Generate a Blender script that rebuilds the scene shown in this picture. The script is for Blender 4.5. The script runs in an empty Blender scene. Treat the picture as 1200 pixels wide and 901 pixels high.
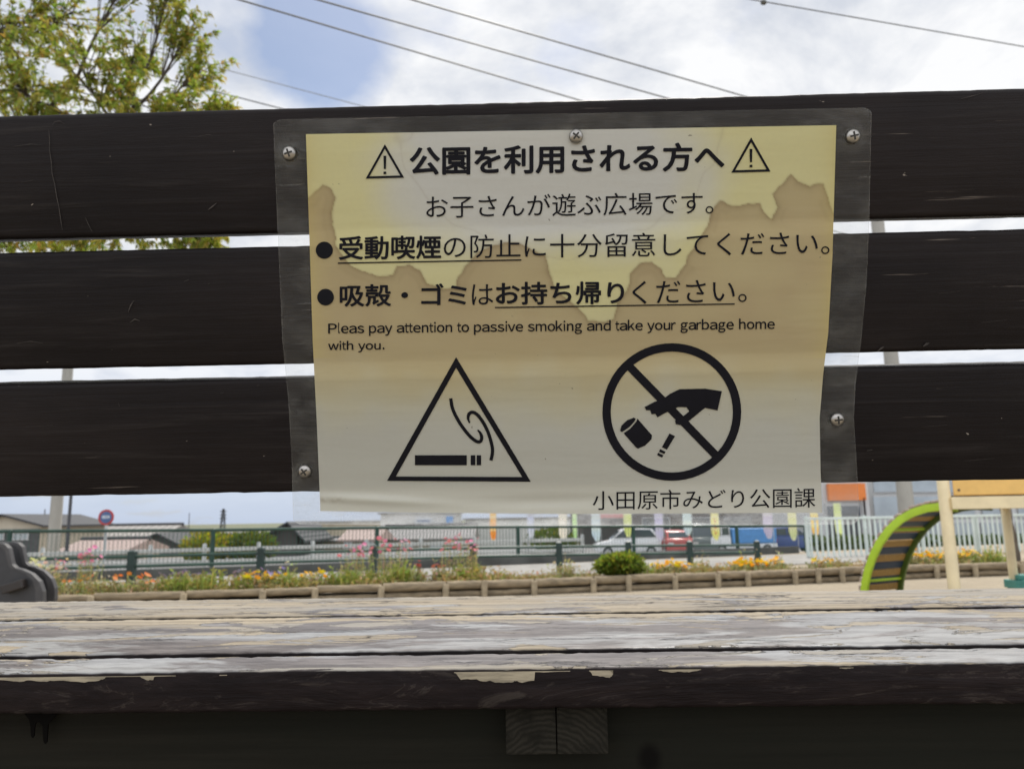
import bpy, bmesh, math, random
import numpy as np
from mathutils import Vector, Matrix
R = math.radians
random.seed(7)
SC = bpy.context.scene
COL = SC.collection

# ------------------------------------------------------------------ camera
FPX, CX, CY = 906.0, 600.0, 450.5          # focal length and centre, in photo pixels (1200 wide)
PITCH, ROLL = R(9.7), R(0.92)
CAM = Vector((0.0, 0.0, 1.0))
_F = Vector((0, math.cos(PITCH), math.sin(PITCH)))
_R0 = Vector((1, 0, 0)); _U0 = Vector((0, -math.sin(PITCH), math.cos(PITCH)))
_R = math.cos(ROLL) * _R0 - math.sin(ROLL) * _U0
_U = math.sin(ROLL) * _R0 + math.cos(ROLL) * _U0
cam_data = bpy.data.cameras.new('camera')
cam = bpy.data.objects.new('camera', cam_data); COL.objects.link(cam)
cam.matrix_world = Matrix((( _R.x, _U.x, -_F.x, CAM.x), (_R.y, _U.y, -_F.y, CAM.y), (_R.z, _U.z, -_F.z, CAM.z), (0, 0, 0, 1)))
cam_data.sensor_width = 36.0; cam_data.lens = FPX / 1200 * 36.0
cam_data.clip_start = 0.02; cam_data.clip_end = 3000
cam_data.dof.use_dof = True; cam_data.dof.focus_distance = 0.455; cam_data.dof.aperture_fstop = 18.5
SC.camera = cam

def ray(u, v):
    d = _F + _R * ((u - CX) / FPX) - _U * ((v - CY) / FPX)
    return d.normalized()
def at(u, v, dist):
    """point on the sight line of photo pixel (u, v) that stands dist metres ahead (world y)"""
    d = ray(u, v); return CAM + d * (dist / d.y)
def on_plane(u, v, p0, n):
    d = ray(u, v); return CAM + d * ((p0 - CAM).dot(n) / d.dot(n))

# ------------------------------------------------------------------ world + sun
SUN_EL, SUN_AZ = R(58), R(18)       # azimuth to the right of straight ahead (+y)
W = bpy.data.worlds.new('World'); SC.world = W; W.use_nodes = True
wt = W.node_tree; wt.nodes.clear()
def wn(t, **k):
    n = wt.nodes.new(t)
    for a, b in k.items(): setattr(n, a, b)
    return n
wl = wt.links.new
w_out = wn('ShaderNodeOutputWorld'); w_bg = wn('ShaderNodeBackground'); w_bg.inputs['Strength'].default_value = 0.10
w_sky = wn('ShaderNodeTexSky', sky_type='NISHITA', sun_disc=False, sun_elevation=SUN_EL, sun_rotation=SUN_AZ)
w_sky.air_density = 1.0; w_sky.dust_density = 1.2; w_sky.ozone_density = 1.0
w_tc = wn('ShaderNodeTexCoord')
w_sep = wn('ShaderNodeSeparateXYZ'); wl(w_tc.outputs['Generated'], w_sep.inputs[0])
def wmath(op, a, b=None, c=None, clamp=False):
    n = wn('ShaderNodeMath', operation=op, use_clamp=clamp)
    for i, x in enumerate((a, b, c)):
        if x is None: continue
        if isinstance(x, (int, float)): n.inputs[i].default_value = x
        else: wl(x, n.inputs[i])
    return n.outputs[0]
zz = wmath('ADD', wmath('MAXIMUM', w_sep.outputs['Z'], 0.0), 0.22)
w_comb = wn('ShaderNodeCombineXYZ')
wl(wmath('DIVIDE', w_sep.outputs['X'], zz), w_comb.inputs[0]); wl(wmath('DIVIDE', w_sep.outputs['Y'], zz), w_comb.inputs[1])
def wnoise(scale, detail, rough, off):
    mp = wn('ShaderNodeMapping'); mp.inputs['Location'].default_value = off; wl(w_comb.outputs[0], mp.inputs[0])
    n = wn('ShaderNodeTexNoise'); n.inputs['Scale'].default_value = scale; n.inputs['Detail'].default_value = detail
    n.inputs['Roughness'].default_value = rough; n.inputs['Distortion'].default_value = 0.25; wl(mp.outputs[0], n.inputs['Vector'])
    return n.outputs['Fac']
cl_a = wnoise(2.6, 8, 0.58, (3.1, 1.7, 0)); cl_b = wnoise(7.0, 6, 0.6, (8.3, 0.4, 0))
def whole(u, v, r_in, r_out):
    """a clearing in the cloud round one direction of the sky"""
    d = ray(u, v)
    dp = wn('ShaderNodeVectorMath', operation='DOT_PRODUCT'); wl(w_tc.outputs['Generated'], dp.inputs[0]); dp.inputs[1].default_value = d
    mr = wn('ShaderNodeMapRange'); mr.inputs['From Min'].default_value = math.cos(R(r_out)); mr.inputs['From Max'].default_value = math.cos(R(r_in))
    wl(dp.outputs['Value'], mr.inputs['Value']); return mr.outputs[0]
holes = wmath('ADD', wmath('MULTIPLY', whole(378, 58, 0.0, 5.2), 0.62), wmath('MULTIPLY', whole(668, 62, 0, 2.8), 0.17))
holes = wmath('ADD', holes, wmath('MULTIPLY', whole(315, 15, 0.0, 4.0), 0.14))
holes = wmath('ADD', holes, wmath('MULTIPLY', whole(300, -320, 4, 22), 0.4))
cover = wmath('SUBTRACT', wmath('ADD', wmath('MULTIPLY', cl_a, 0.9), wmath('MULTIPLY', cl_b, 0.62)), holes)
cr = wn('ShaderNodeValToRGB'); cr.color_ramp.elements[0].position = 0.22; cr.color_ramp.elements[1].position = 0.66; cr.color_ramp.elements[0].color = (0.10, 0.10, 0.10, 1)
wl(cover, cr.inputs[0])
# thinner cloud towards the horizon, where the sky stays pale blue
hz = wn('ShaderNodeMapRange'); hz.inputs['From Min'].default_value = 0.0; hz.inputs['From Max'].default_value = 0.17
hz.inputs['To Min'].default_value = 0.85; hz.inputs['To Max'].default_value = 1.0; wl(w_sep.outputs['Z'], hz.inputs['Value'])
cfac = wmath('MULTIPLY', cr.outputs[0], hz.outputs[0])
cshade = wn('ShaderNodeMix', data_type='RGBA'); cshade.inputs['A'].default_value = (5.4, 5.7, 6.3, 1); cshade.inputs['B'].default_value = (7.9, 7.95, 8.05, 1)
sh = wn('ShaderNodeMapRange'); sh.inputs['From Min'].default_value = 0.38; sh.inputs['From Max'].default_value = 0.58; wl(wnoise(3.0, 9, 0.62, (1.3, 6.1, 0)), sh.inputs['Value'])
wl(sh.outputs[0], cshade.inputs['Factor'])
w_mix = wn('ShaderNodeMix', data_type='RGBA'); wl(cfac, w_mix.inputs['Factor']); wl(w_sky.outputs[0], w_mix.inputs['A'])
# low cloud is thinner and bluer; unseen cloud behind the camera is brightened to light the notice
hb = wn('ShaderNodeMapRange'); hb.inputs['From Min'].default_value = 0.0; hb.inputs['From Max'].default_value = 0.22; wl(w_sep.outputs['Z'], hb.inputs['Value'])
lowc = wn('ShaderNodeMix', data_type='RGBA'); lowc.inputs['A'].default_value = (4.6, 5.4, 6.9, 1); wl(hb.outputs[0], lowc.inputs['Factor']); wl(cshade.outputs['Result'], lowc.inputs['B'])
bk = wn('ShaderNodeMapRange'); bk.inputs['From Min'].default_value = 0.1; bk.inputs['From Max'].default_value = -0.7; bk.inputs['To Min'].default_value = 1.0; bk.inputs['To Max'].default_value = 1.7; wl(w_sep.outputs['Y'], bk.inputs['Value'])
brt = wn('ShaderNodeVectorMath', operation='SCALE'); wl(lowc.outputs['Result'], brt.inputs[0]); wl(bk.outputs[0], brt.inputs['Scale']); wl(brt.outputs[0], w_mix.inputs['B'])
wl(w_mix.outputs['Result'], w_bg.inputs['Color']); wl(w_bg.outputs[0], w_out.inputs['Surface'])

sun_d = bpy.data.lights.new('sun', 'SUN'); sun_d.energy = 3.4; sun_d.angle = R(7); sun_d.color = (1.0, 0.95, 0.87)
sun = bpy.data.objects.new('sun', sun_d); COL.objects.link(sun)
sdir = Vector((math.sin(SUN_AZ) * math.cos(SUN_EL), math.cos(SUN_AZ) * math.cos(SUN_EL), math.sin(SUN_EL)))
sun.rotation_euler = sdir.to_track_quat('Z', 'Y').to_euler()
sun.location = (0, 0, 30)

SC.view_settings.view_transform = 'Standard'; SC.view_settings.look = 'None'
SC.view_settings.exposure = 0.32; SC.view_settings.gamma = 1.0; SC.view_settings.use_curve_mapping = False
SC.cycles.max_bounces = 8; SC.cycles.transparent_max_bounces = 24
SC.cycles.use_denoising = True

# ------------------------------------------------------------------ materials
class NT:
    def __init__(s, name):
        s.m = bpy.data.materials.new(name); s.m.use_nodes = True; s.t = s.m.node_tree
        s.b = s.t.nodes['Principled BSDF']; s.out = s.t.nodes['Material Output']
    def n(s, t, **k):
        x = s.t.nodes.new(t)
        for a, b in k.items(): setattr(x, a, b)
        return x
    def l(s, a, b): s.t.links.new(a, b)
    def co(s, which='Object', scale=(1, 1, 1), loc=(0, 0, 0), rot=(0, 0, 0)):
        tc = s.n('ShaderNodeTexCoord'); mp = s.n('ShaderNodeMapping')
        mp.inputs['Scale'].default_value = scale; mp.inputs['Location'].default_value = loc; mp.inputs['Rotation'].default_value = rot
        s.l(tc.outputs[which], mp.inputs[0]); return mp.outputs[0]
    def noise(s, vec, scale=1.0, detail=5, rough=0.55, dist=0.0):
        x = s.n('ShaderNodeTexNoise'); x.inputs['Scale'].default_value = scale; x.inputs['Detail'].default_value = detail
        x.inputs['Roughness'].default_value = rough; x.inputs['Distortion'].default_value = dist; s.l(vec, x.inputs['Vector']); return x.outputs['Fac']
    def ramp(s, fac, lo, hi):
        x = s.n('ShaderNodeMapRange'); x.interpolation_type = 'SMOOTHSTEP'
        x.inputs['From Min'].default_value = lo; x.inputs['From Max'].default_value = hi; s.l(fac, x.inputs['Value']); return x.outputs[0]
    def math(s, op, a, b=None, clamp=False):
        x = s.n('ShaderNodeMath', operation=op, use_clamp=clamp)
        for i, y in enumerate((a, b)):
            if y is None: continue
            if isinstance(y, (int, float)): x.inputs[i].default_value = y
            else: s.l(y, x.inputs[i])
        return x.outputs[0]
    def mix(s, fac, a, b, blend='MIX'):
        x = s.n('ShaderNodeMix', data_type='RGBA', blend_type=blend)
        for k, y in (('Factor', fac), ('A', a), ('B', b)):
            if isinstance(y, (int, float)): x.inputs[k].default_value = y
            elif isinstance(y, (tuple, list)): x.inputs[k].default_value = (*y[:3], 1)
            else: s.l(y, x.inputs[k])
        return x.outputs['Result']
    def set(s, k, v):
        if isinstance(v, (int, float)): s.b.inputs[k].default_value = v
        elif isinstance(v, (tuple, list)): s.b.inputs[k].default_value = (*v[:3], 1)
        else: s.l(v, s.b.inputs[k])
    def bump(s, h, strength=0.3, dist=0.001):
        x = s.n('ShaderNodeBump'); x.inputs['Strength'].default_value = strength; x.inputs['Distance'].default_value = dist
        s.l(h, x.inputs['Height']); s.l(x.outputs[0], s.b.inputs['Normal'])

def mat(name, c, rough=0.6, metal=0.0, var=0.25, vscale=6.0, c2=None, bump=0.0, bdist=0.004, stretch=(1, 1, 1), spec=0.5, which='Object'):
    m = NT(name); v = m.co(which, stretch)
    nz = m.noise(v, vscale, 6, 0.6)
    c2 = c2 or tuple(x * (1 - var) for x in c)
    m.set('Base Color', m.mix(m.ramp(nz, 0.32, 0.68), c, c2)); m.set('Roughness', rough); m.set('Metallic', metal)
    m.b.inputs['Specular IOR Level'].default_value = spec
    if bump: m.bump(m.noise(v, vscale * 4, 6, 0.6), bump, bdist)
    return m.m
def leafmat(name, trans=0.45, gain=1.0, mul=(1.2, 1.2, 0.6)):
    """leaf colour comes from each leaf's own colour attribute"""
    m = NT(name); a = m.n('ShaderNodeAttribute', attribute_name='tint')
    m.set('Base Color', a.outputs['Color']); m.set('Roughness', 0.55); m.b.inputs['Specular IOR Level'].default_value = 0.3
    tr = m.n('ShaderNodeBsdfTranslucent'); m.l(m.mix(1.0, a.outputs['Color'], tuple(gain * q for q in mul), 'MULTIPLY'), tr.inputs['Color'])
    mx = m.n('ShaderNodeMixShader'); mx.inputs[0].default_value = trans
    m.l(m.b.outputs[0], mx.inputs[1]); m.l(tr.outputs[0], mx.inputs[2]); m.l(mx.outputs[0], m.out.inputs['Surface'])
    return m.m
M = {}
# --- dark stained slats of the backrest
def slat_material():
    m = NT('dark_brown_slat_paint')
    g = m.noise(m.co('Object', (6, 130, 130)), 1.0, 8, 0.72, 0.5); g2 = m.noise(m.co('Object', (1.6, 320, 320), (4, 1, 2)), 1.0, 3, 0.5)
    bl = m.noise(m.co('Object', (4, 9, 9)), 1.0, 5, 0.6)
    c = m.mix(m.ramp(bl, 0.35, 0.7), (0.0055, 0.0038, 0.0042), (0.0145, 0.0106, 0.0102))
    c = m.mix(m.math('MULTIPLY', m.ramp(g, 0.50, 0.74), 0.55), c, (0.034, 0.029, 0.027))
    wear = m.math('MULTIPLY', m.ramp(m.noise(m.co('Object', (14, 420, 420), (7, 3, 5)), 1.0, 3, 0.6), 0.66, 0.74), m.ramp(m.noise(m.co('Object', (5, 12, 12), (2, 8, 1)), 1.0, 4, 0.6), 0.46, 0.62))
    c = m.mix(m.math('MULTIPLY', wear, 0.8), c, (0.15, 0.125, 0.105))
    spots = m.ramp(m.noise(m.co('Object', (150, 260, 260), (1, 5, 3)), 1.0, 2, 0.5), 0.775, 0.80)
    c = m.mix(spots, c, (0.22, 0.19, 0.16))
    m.set('Base Color', c); m.set('Roughness', m.mix(g, (0.42, 0.42, 0.42), (0.62, 0.62, 0.62))); m.b.inputs['Specular IOR Level'].default_value = 0.15
    m.bump(m.math('ADD', m.math('MULTIPLY', g, 0.6), m.math('ADD', m.math('MULTIPLY', bl, 0.9), m.math('MULTIPLY', g2, 0.2))), 0.9, 0.0010)
    return m.m
M['slat'] = slat_material()
# --- weathered seat: peeling dark paint over bare timber
def seat_material(ztop):
    m = NT('peeling_paint_on_seat_timber')
    geo = m.n('ShaderNodeNewGeometry'); sx = m.n('ShaderNodeSeparateXYZ'); m.l(geo.outputs['Normal'], sx.inputs[0])
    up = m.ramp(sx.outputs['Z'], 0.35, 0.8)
    tc = m.n('ShaderNodeTexCoord'); so = m.n('ShaderNodeSeparateXYZ'); m.l(tc.outputs['Object'], so.inputs[0])
    big = m.noise(m.co('Object', (7.0, 17, 30), (0.9, 0.35, 0.2)), 1.0, 13, 0.64, 1.1)
    fine = m.noise(m.co('Object', (20, 90, 110)), 1.0, 7, 0.68)
    grain = m.noise(m.co('Object', (2.4, 120, 170), (1, 2, 3)), 1.0, 7, 0.68, 0.3)
    nearedge = m.ramp(so.outputs['Z'], ztop - 0.006, ztop - 0.0005)
    kd = m.ramp(so.outputs['Y'], -0.15, 0.16)
    ktop = m.math('ADD', big, m.math('SUBTRACT', m.math('MULTIPLY', kd, 0.13), 0.035))
    chip = m.noise(m.co('Object', (13, 4, 34), (2.2, 0, 0)), 1.0, 8, 0.62)
    kside = m.math('ADD', m.math('MULTIPLY', nearedge, m.math('MULTIPLY', chip, 0.50)), m.math('MULTIPLY', big, 0.30))
    TT, TS = 0.518, 0.425
    bare_t = m.ramp(ktop, TT - 0.003, TT + 0.003); bare_s = m.ramp(kside, TS - 0.003, TS + 0.003)
    bare = m.math('ADD', m.math('MULTIPLY', bare_t, up), m.math('MULTIPLY', bare_s, m.math('SUBTRACT', 1.0, up)))
    wood = m.mix(m.ramp(grain, 0.34, 0.66), (0.325, 0.276, 0.200), (0.175, 0.143, 0.102))
    grey = m.noise(m.co('Object', (3, 12, 14), (5, 2, 9)), 1.0, 6, 0.65)
    wood = m.mix(m.ramp(grey, 0.42, 0.62), wood, m.mix(m.ramp(grain, 0.3, 0.7), (0.27, 0.252, 0.225), (0.15, 0.138, 0.120)))
    # two states of the old paint: dull purple brown, and a worn silvery grey
    kind = m.ramp(m.noise(m.co('Object', (4.5, 13, 20), (3, 7.3, 3)), 1.0, 9, 0.64, 0.9), 0.46, 0.56)
    pt_a = m.mix(m.ramp(fine, 0.35, 0.65), (0.050, 0.041, 0.040), (0.140, 0.122, 0.116))
    pt_b = m.mix(m.ramp(fine, 0.35, 0.65), (0.165, 0.160, 0.158), (0.285, 0.284, 0.28))
    pt = m.mix(kind, pt_a, pt_b)
    worn = m.ramp(m.noise(m.co('Object', (18, 30, 60), (4, 4, 1)), 1.0, 8, 0.7, 1.2), 0.60, 0.68)
    vein = m.noise(m.co('Object', (7, 20, 34), (2, 4, 7)), 1.0, 8, 0.6, 2.2); vd = m.math('SUBTRACT', 1.0, m.ramp(m.math('ABSOLUTE', m.math('SUBTRACT', vein, 0.5)), 0.004, 0.016))
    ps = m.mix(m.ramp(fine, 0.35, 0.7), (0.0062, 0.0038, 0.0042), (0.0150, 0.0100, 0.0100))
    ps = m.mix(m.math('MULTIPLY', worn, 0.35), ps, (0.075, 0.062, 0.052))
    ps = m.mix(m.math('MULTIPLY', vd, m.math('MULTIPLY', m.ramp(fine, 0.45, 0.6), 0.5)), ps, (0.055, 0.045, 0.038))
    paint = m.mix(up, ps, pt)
    c = m.mix(bare, paint, wood)
    crack = m.noise(m.co('Object', (4.5, 27, 40), (0.3, 5, 1)), 1.0, 9, 0.6, 0.5)
    cd = m.math('ABSOLUTE', m.math('SUBTRACT', crack, 0.5)); crk = m.math('SUBTRACT', 1.0, m.ramp(cd, 0.004, 0.011))
    crk = m.math('MULTIPLY', crk, m.math('MULTIPLY', up, m.ramp(m.noise(m.co('Object', (5, 16, 22), (9, 1, 1)), 1.0, 5, 0.6), 0.47, 0.55)))
    # the broken edge of the paint film, drawn as a dark outline
    rim = m.math('SUBTRACT', 1.0, m.ramp(m.math('ABSOLUTE', m.math('SUBTRACT', ktop, TT)), 0.002, 0.009))
    rim = m.math('MULTIPLY', rim, m.ramp(m.noise(m.co('Object', (11, 20, 20), (1, 8, 1)), 1.0, 4, 0.6), 0.42, 0.56))
    dark = m.math('MAXIMUM', crk, m.math('MULTIPLY', rim, m.math('MULTIPLY', up, 0.9)))
    c = m.mix(dark, c, (0.014, 0.010, 0.010))
    m.set('Base Color', c)
    rp = m.mix(up, (0.5, 0.5, 0.5), m.mix(kind, (0.5, 0.5, 0.5), (0.36, 0.36, 0.36)))
    m.set('Roughness', m.mix(bare, rp, (0.8, 0.8, 0.8)))
    m.set('Specular IOR Level', m.mix(up, (0.12, 0.12, 0.12), (0.30, 0.30, 0.30)))
    h = m.math('SUBTRACT', m.math('ADD', m.math('MULTIPLY', grain, 0.5), m.math('MULTIPLY', m.math('SUBTRACT', 1.0, bare), 1.0)), m.math('MULTIPLY', crk, 1.5))
    h = m.math('ADD', h, m.math('ADD', m.math('MULTIPLY', fine, 0.5), m.math('MULTIPLY', vein, m.math('MULTIPLY', m.math('SUBTRACT', 1.0, up), 1.6))))
    m.bump(h, 0.75, 0.0011)
    return m.m
def beam_material():
    m = NT('dark_under_beam_timber')  # very dark greenish brown timber
    g = m.noise(m.co('Object', (3, 140, 140)), 1.0, 6, 0.6); b = m.noise(m.co('Object', (3, 8, 8)), 1.0, 4, 0.6)
    c = m.mix(m.ramp(g, 0.3, 0.7), (0.0110, 0.0104, 0.0078), (0.0180, 0.0165, 0.0125)); c = m.mix(m.ramp(b, 0.35, 0.7), c, (0.0115, 0.0125, 0.0095))
    kn = None
    for (kx, kz) in ((-0.141, 0.356), (0.085, 0.372)):       # two dark knots
        sp = m.n('ShaderNodeSeparateXYZ'); m.l(m.co('Object'), sp.inputs[0]); dx = m.math('SUBTRACT', sp.outputs['X'], kx); dz = m.math('MULTIPLY', m.math('SUBTRACT', sp.outputs['Z'], kz), 0.8)
        q = m.math('SQRT', m.math('ADD', m.math('MULTIPLY', dx, dx), m.math('MULTIPLY', dz, dz))); q = m.math('ADD', q, m.math('MULTIPLY', b, 0.004)); v = m.math('SUBTRACT', 1.0, m.ramp(q, 0.005, 0.012)); kn = v if kn is None else m.math('MAXIMUM', kn, v)
    c = m.mix(kn, c, (0.004, 0.0035, 0.003))
    m.set('Base Color', c); m.set('Roughness', 0.8); m.b.inputs['Specular IOR Level'].default_value = 0.08; m.bump(g, 0.4, 0.0008); return m.m
def endgrain_material():
    m = NT('end_grain_timber')
    v = m.co('Object', (1, 0.05, 1), (-0.022, 0, -0.36))
    w = m.n('ShaderNodeTexWave', wave_type='RINGS', rings_direction='Y'); w.inputs['Scale'].default_value = 95; w.inputs['Distortion'].default_value = 5.0; w.inputs['Detail'].default_value = 4; w.inputs['Detail Scale'].default_value = 1.5
    m.l(v, w.inputs['Vector'])
    n = m.noise(m.co('Object', (90, 90, 90)), 1.0, 5, 0.6)
    c = m.mix(w.outputs['Fac'], (0.0140, 0.0128, 0.0098), (0.0250, 0.0225, 0.0175)); c = m.mix(m.ramp(n, 0.4, 0.75), c, (0.0105, 0.0098, 0.0075))
    m.set('Base Color', c); m.set('Roughness', 0.9); m.b.inputs['Specular IOR Level'].default_value = 0.1; m.bump(m.math('ADD', m.math('MULTIPLY', w.outputs['Fac'], 0.4), n), 0.5, 0.0008); return m.m
M['beam'] = beam_material(); M['endgrain'] = endgrain_material()
# --- the notice
def paper_material():
    m = NT('stained_notice_paper'); a = m.n('ShaderNodeAttribute', attribute_name='tint')
    f = m.noise(m.co('Object', (400, 400, 400)), 1.0, 3, 0.5)
    sp = m.ramp(m.noise(m.co('Object', (230, 230, 230), (3, 3, 3)), 1.0, 2, 0.5), 0.755, 0.79)
    c = m.mix(m.math('MULTIPLY', f, 0.10), a.outputs['Color'], (0.40, 0.37, 0.30)); c = m.mix(m.math('MULTIPLY', sp, 0.7), c, (0.20, 0.17, 0.12))
    m.set('Base Color', c); m.set('Roughness', 0.6); m.b.inputs['Specular IOR Level'].default_value = 0.25
    m.b.inputs['Coat Weight'].default_value = 0.6; m.b.inputs['Coat Roughness'].default_value = 0.16
    wob = m.noise(m.co('Object', (9, 30, 60)), 1.0, 3, 0.5); m.bump(wob, 0.5, 0.002)
    tr = m.n('ShaderNodeBsdfTranslucent'); m.l(c, tr.inputs['Color'])
    mx = m.n('ShaderNodeMixShader'); mx.inputs[0].default_value = 0.40
    m.l(m.b.outputs[0], mx.inputs[1]); m.l(tr.outputs[0], mx.inputs[2]); m.l(mx.outputs[0], m.out.inputs['Surface']); return m.m
def film_material():
    m = NT('hazy_laminate_film'); a = m.n('ShaderNodeAttribute', attribute_name='tint')   # red channel: sealed rim's edge highlight and the foot glare line, painted as haze
    ds = m.noise(m.co('Object', (40, 60, 60)), 1.0, 7, 0.65); d2 = m.noise(m.co('Object', (60, 300, 300)), 1.0, 4, 0.6)
    scr = m.ramp(m.noise(m.co('Object', (24, 120, 420), (3, 1, 2), (0, 0.5, 0)), 1.0, 3, 0.5), 0.68, 0.73)
    haze = m.math('ADD', 0.090, m.math('MULTIPLY', m.ramp(ds, 0.40, 0.72), 0.11)); haze = m.math('ADD', haze, m.math('MULTIPLY', m.ramp(d2, 0.5, 0.75), 0.05))
    haze = m.math('ADD', haze, m.math('MULTIPLY', scr, 0.13))
    sepc = m.n('ShaderNodeSeparateColor'); m.l(a.outputs['Color'], sepc.inputs[0])
    haze = m.math('ADD', haze, m.math('MULTIPLY', sepc.outputs['Red'], 0.22), True)
    gn = m.noise(m.co('Object', (90, 90, 90), (6, 2, 1)), 1.0, 6, 0.7)
    near = m.math('MULTIPLY', sepc.outputs['Green'], m.ramp(gn, 0.40, 0.60)); haze = m.math('ADD', haze, m.math('MULTIPLY', near, 0.5), True)
    haze = m.math('ADD', haze, m.math('MULTIPLY', sepc.outputs['Blue'], m.math('ADD', 0.14, m.math('MULTIPLY', m.ramp(ds, 0.40, 0.66), 0.20))), True)  # blue channel: clouded lower film, with its backlit whiteness put in as haze
    grime = m.math('MAXIMUM', m.ramp(m.noise(m.co('Object', (28, 40, 40), (6, 2, 1)), 1.0, 6, 0.7), 0.62, 0.72), near)
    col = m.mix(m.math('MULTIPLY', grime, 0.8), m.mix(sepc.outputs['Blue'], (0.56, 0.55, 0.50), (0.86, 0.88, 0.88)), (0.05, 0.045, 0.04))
    m.set('Base Color', col); m.set('Roughness', 0.14); m.b.inputs['Specular IOR Level'].default_value = 0.5
    m.bump(m.noise(m.co('Object', (22, 40, 60)), 1.0, 5, 0.55, 0.8), 0.6, 0.004)
    tl = m.n('ShaderNodeBsdfTranslucent'); m.l(col, tl.inputs['Color'])
    body = m.n('ShaderNodeMixShader'); body.inputs[0].default_value = 0.45; m.l(m.b.outputs[0], body.inputs[1]); m.l(tl.outputs[0], body.inputs[2])
    tp = m.n('ShaderNodeBsdfTransparent'); tp.inputs['Color'].default_value = (0.95, 0.96, 0.96, 1)
    mx = m.n('ShaderNodeMixShader'); m.l(haze, mx.inputs[0]); m.l(tp.outputs[0], mx.inputs[1]); m.l(body.outputs[0], mx.inputs[2])
    m.l(mx.outputs[0], m.out.inputs['Surface']); return m.m
M['paper'] = paper_material(); M['film'] = film_material()
M['ink'] = mat('printed_black_ink', (0.0065, 0.0065, 0.0105), 0.5, var=0.3, vscale=60, spec=0.12)
M['steel'] = mat('stainless_screw_steel', (0.42, 0.40, 0.37), 0.36, 1.0, 0.25, 400)
M['steel_dark'] = mat('screw_recess_shade', (0.03, 0.028, 0.025), 0.7)  # raised dark bars on the heads: a recess's shade put into colour
# --- setting and background
def ground_material():
    m = NT('park_ground'); v = m.co('Object', (1, 1, 1))
    a = m.noise(v, 0.7, 6, 0.6); b = m.noise(v, 30, 6, 0.7)
    c = m.mix(m.ramp(a, 0.3, 0.7), (0.34, 0.285, 0.205), (0.27, 0.225, 0.16)); c = m.mix(m.ramp(b, 0.45, 0.75), c, (0.20, 0.165, 0.12))
    m.set('Base Color', c); m.set('Roughness', 0.95); m.bump(b, 0.5, 0.02); return m.m
M['ground'] = ground_material()
M['soil'] = mat('flower_bed_soil', (0.17, 0.125, 0.085), 0.95, var=0.5, vscale=9, bump=0.7, bdist=0.04)
M['asphalt'] = mat('pale_worn_asphalt', (0.19, 0.19, 0.19), 0.9, var=0.25, vscale=1.2, bump=0.3)
M['pave'] = mat('pale_concrete_paving', (0.29, 0.28, 0.26), 0.9, var=0.25, vscale=2.0)
M['line'] = mat('road_marking_white', (0.75, 0.75, 0.73), 0.7, var=0.2)
M['field'] = mat('far_ground', (0.16, 0.17, 0.10), 0.95, var=0.4, vscale=0.1)
M['log'] = mat('weathered_round_timber', (0.30, 0.235, 0.15), 0.85, var=0.45, vscale=3, stretch=(1.5, 8, 8), bump=0.5, bdist=0.01)
M['log_end'] = mat('sawn_log_end', (0.36, 0.29, 0.19), 0.85, var=0.35, vscale=12)
M['green_paint'] = mat('dark_green_fence_paint', (0.014, 0.058, 0.040), 0.45, var=0.35, vscale=5)
M['green_wire'] = mat('green_coated_wire', (0.025, 0.085, 0.06), 0.5, var=0.3)
M['bollard'] = mat('blackish_green_post_paint', (0.012, 0.035, 0.030), 0.5, var=0.4, vscale=7)
M['white_rail'] = mat('chalky_white_rail_paint', (0.50, 0.52, 0.52), 0.5, var=0.2, vscale=2)
M['pale_green'] = mat('pale_green_picket_paint', (0.66, 0.74, 0.70), 0.45, var=0.2, vscale=2)
M['concrete'] = mat('pole_concrete', (0.36, 0.35, 0.32), 0.85, var=0.2, vscale=2.5, stretch=(1, 1, 0.3))
M['dark_metal'] = mat('dark_pole_metal', (0.06, 0.06, 0.065), 0.5)
M['wire'] = mat('overhead_wire', (0.16, 0.165, 0.175), 0.5)
M['wire_pale'] = mat('thin_pale_wire', (0.30, 0.31, 0.32), 0.5)
M['porcelain'] = mat('insulator_grey', (0.10, 0.10, 0.09), 0.35)
M['tyre_black'] = mat('black_paint_run', (0.0028, 0.0022, 0.002), 0.6, var=0.2, spec=0.05)
M['grey_plastic'] = mat('charcoal_toy_plastic', (0.033, 0.033, 0.036), 0.5, var=0.25, vscale=9)
M['grey_rim'] = mat('lit_edge_grey_toy_rim', (0.060, 0.058, 0.060), 0.55, var=0.3, vscale=12)  # paler than the panels: their lit edges put into the colour
M['peg'] = mat('dark_brown_peg_plastic', (0.022, 0.017, 0.015), 0.4)
M['spring'] = mat('spring_steel', (0.10, 0.10, 0.10), 0.4, 0.8)
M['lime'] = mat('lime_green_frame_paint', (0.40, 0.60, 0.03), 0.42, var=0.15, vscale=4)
M['olive'] = mat('green_frame_paint_with_shade', (0.085, 0.14, 0.02), 0.4, var=0.2, vscale=4)  # darker copy of the lime paint, shade put into the colour
M['navy'] = mat('navy_tread_plastic', (0.018, 0.042, 0.085), 0.5, var=0.2)
M['tan'] = mat('ochre_tread_board', (0.42, 0.25, 0.07), 0.6, var=0.4, vscale=8, stretch=(8, 8, 1))
M['pinkgrey'] = mat('faded_pink_tread_edge', (0.42, 0.33, 0.29), 0.6, var=0.25, vscale=8)
M['cream'] = mat('cream_frame_paint', (0.80, 0.68, 0.43), 0.42, var=0.12, vscale=5)
M['ochre'] = mat('yellow_ochre_panel', (0.80, 0.50, 0.15), 0.5, var=0.15, vscale=4)
M['teal'] = mat('teal_plastic', (0.06, 0.28, 0.24), 0.45)
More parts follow.
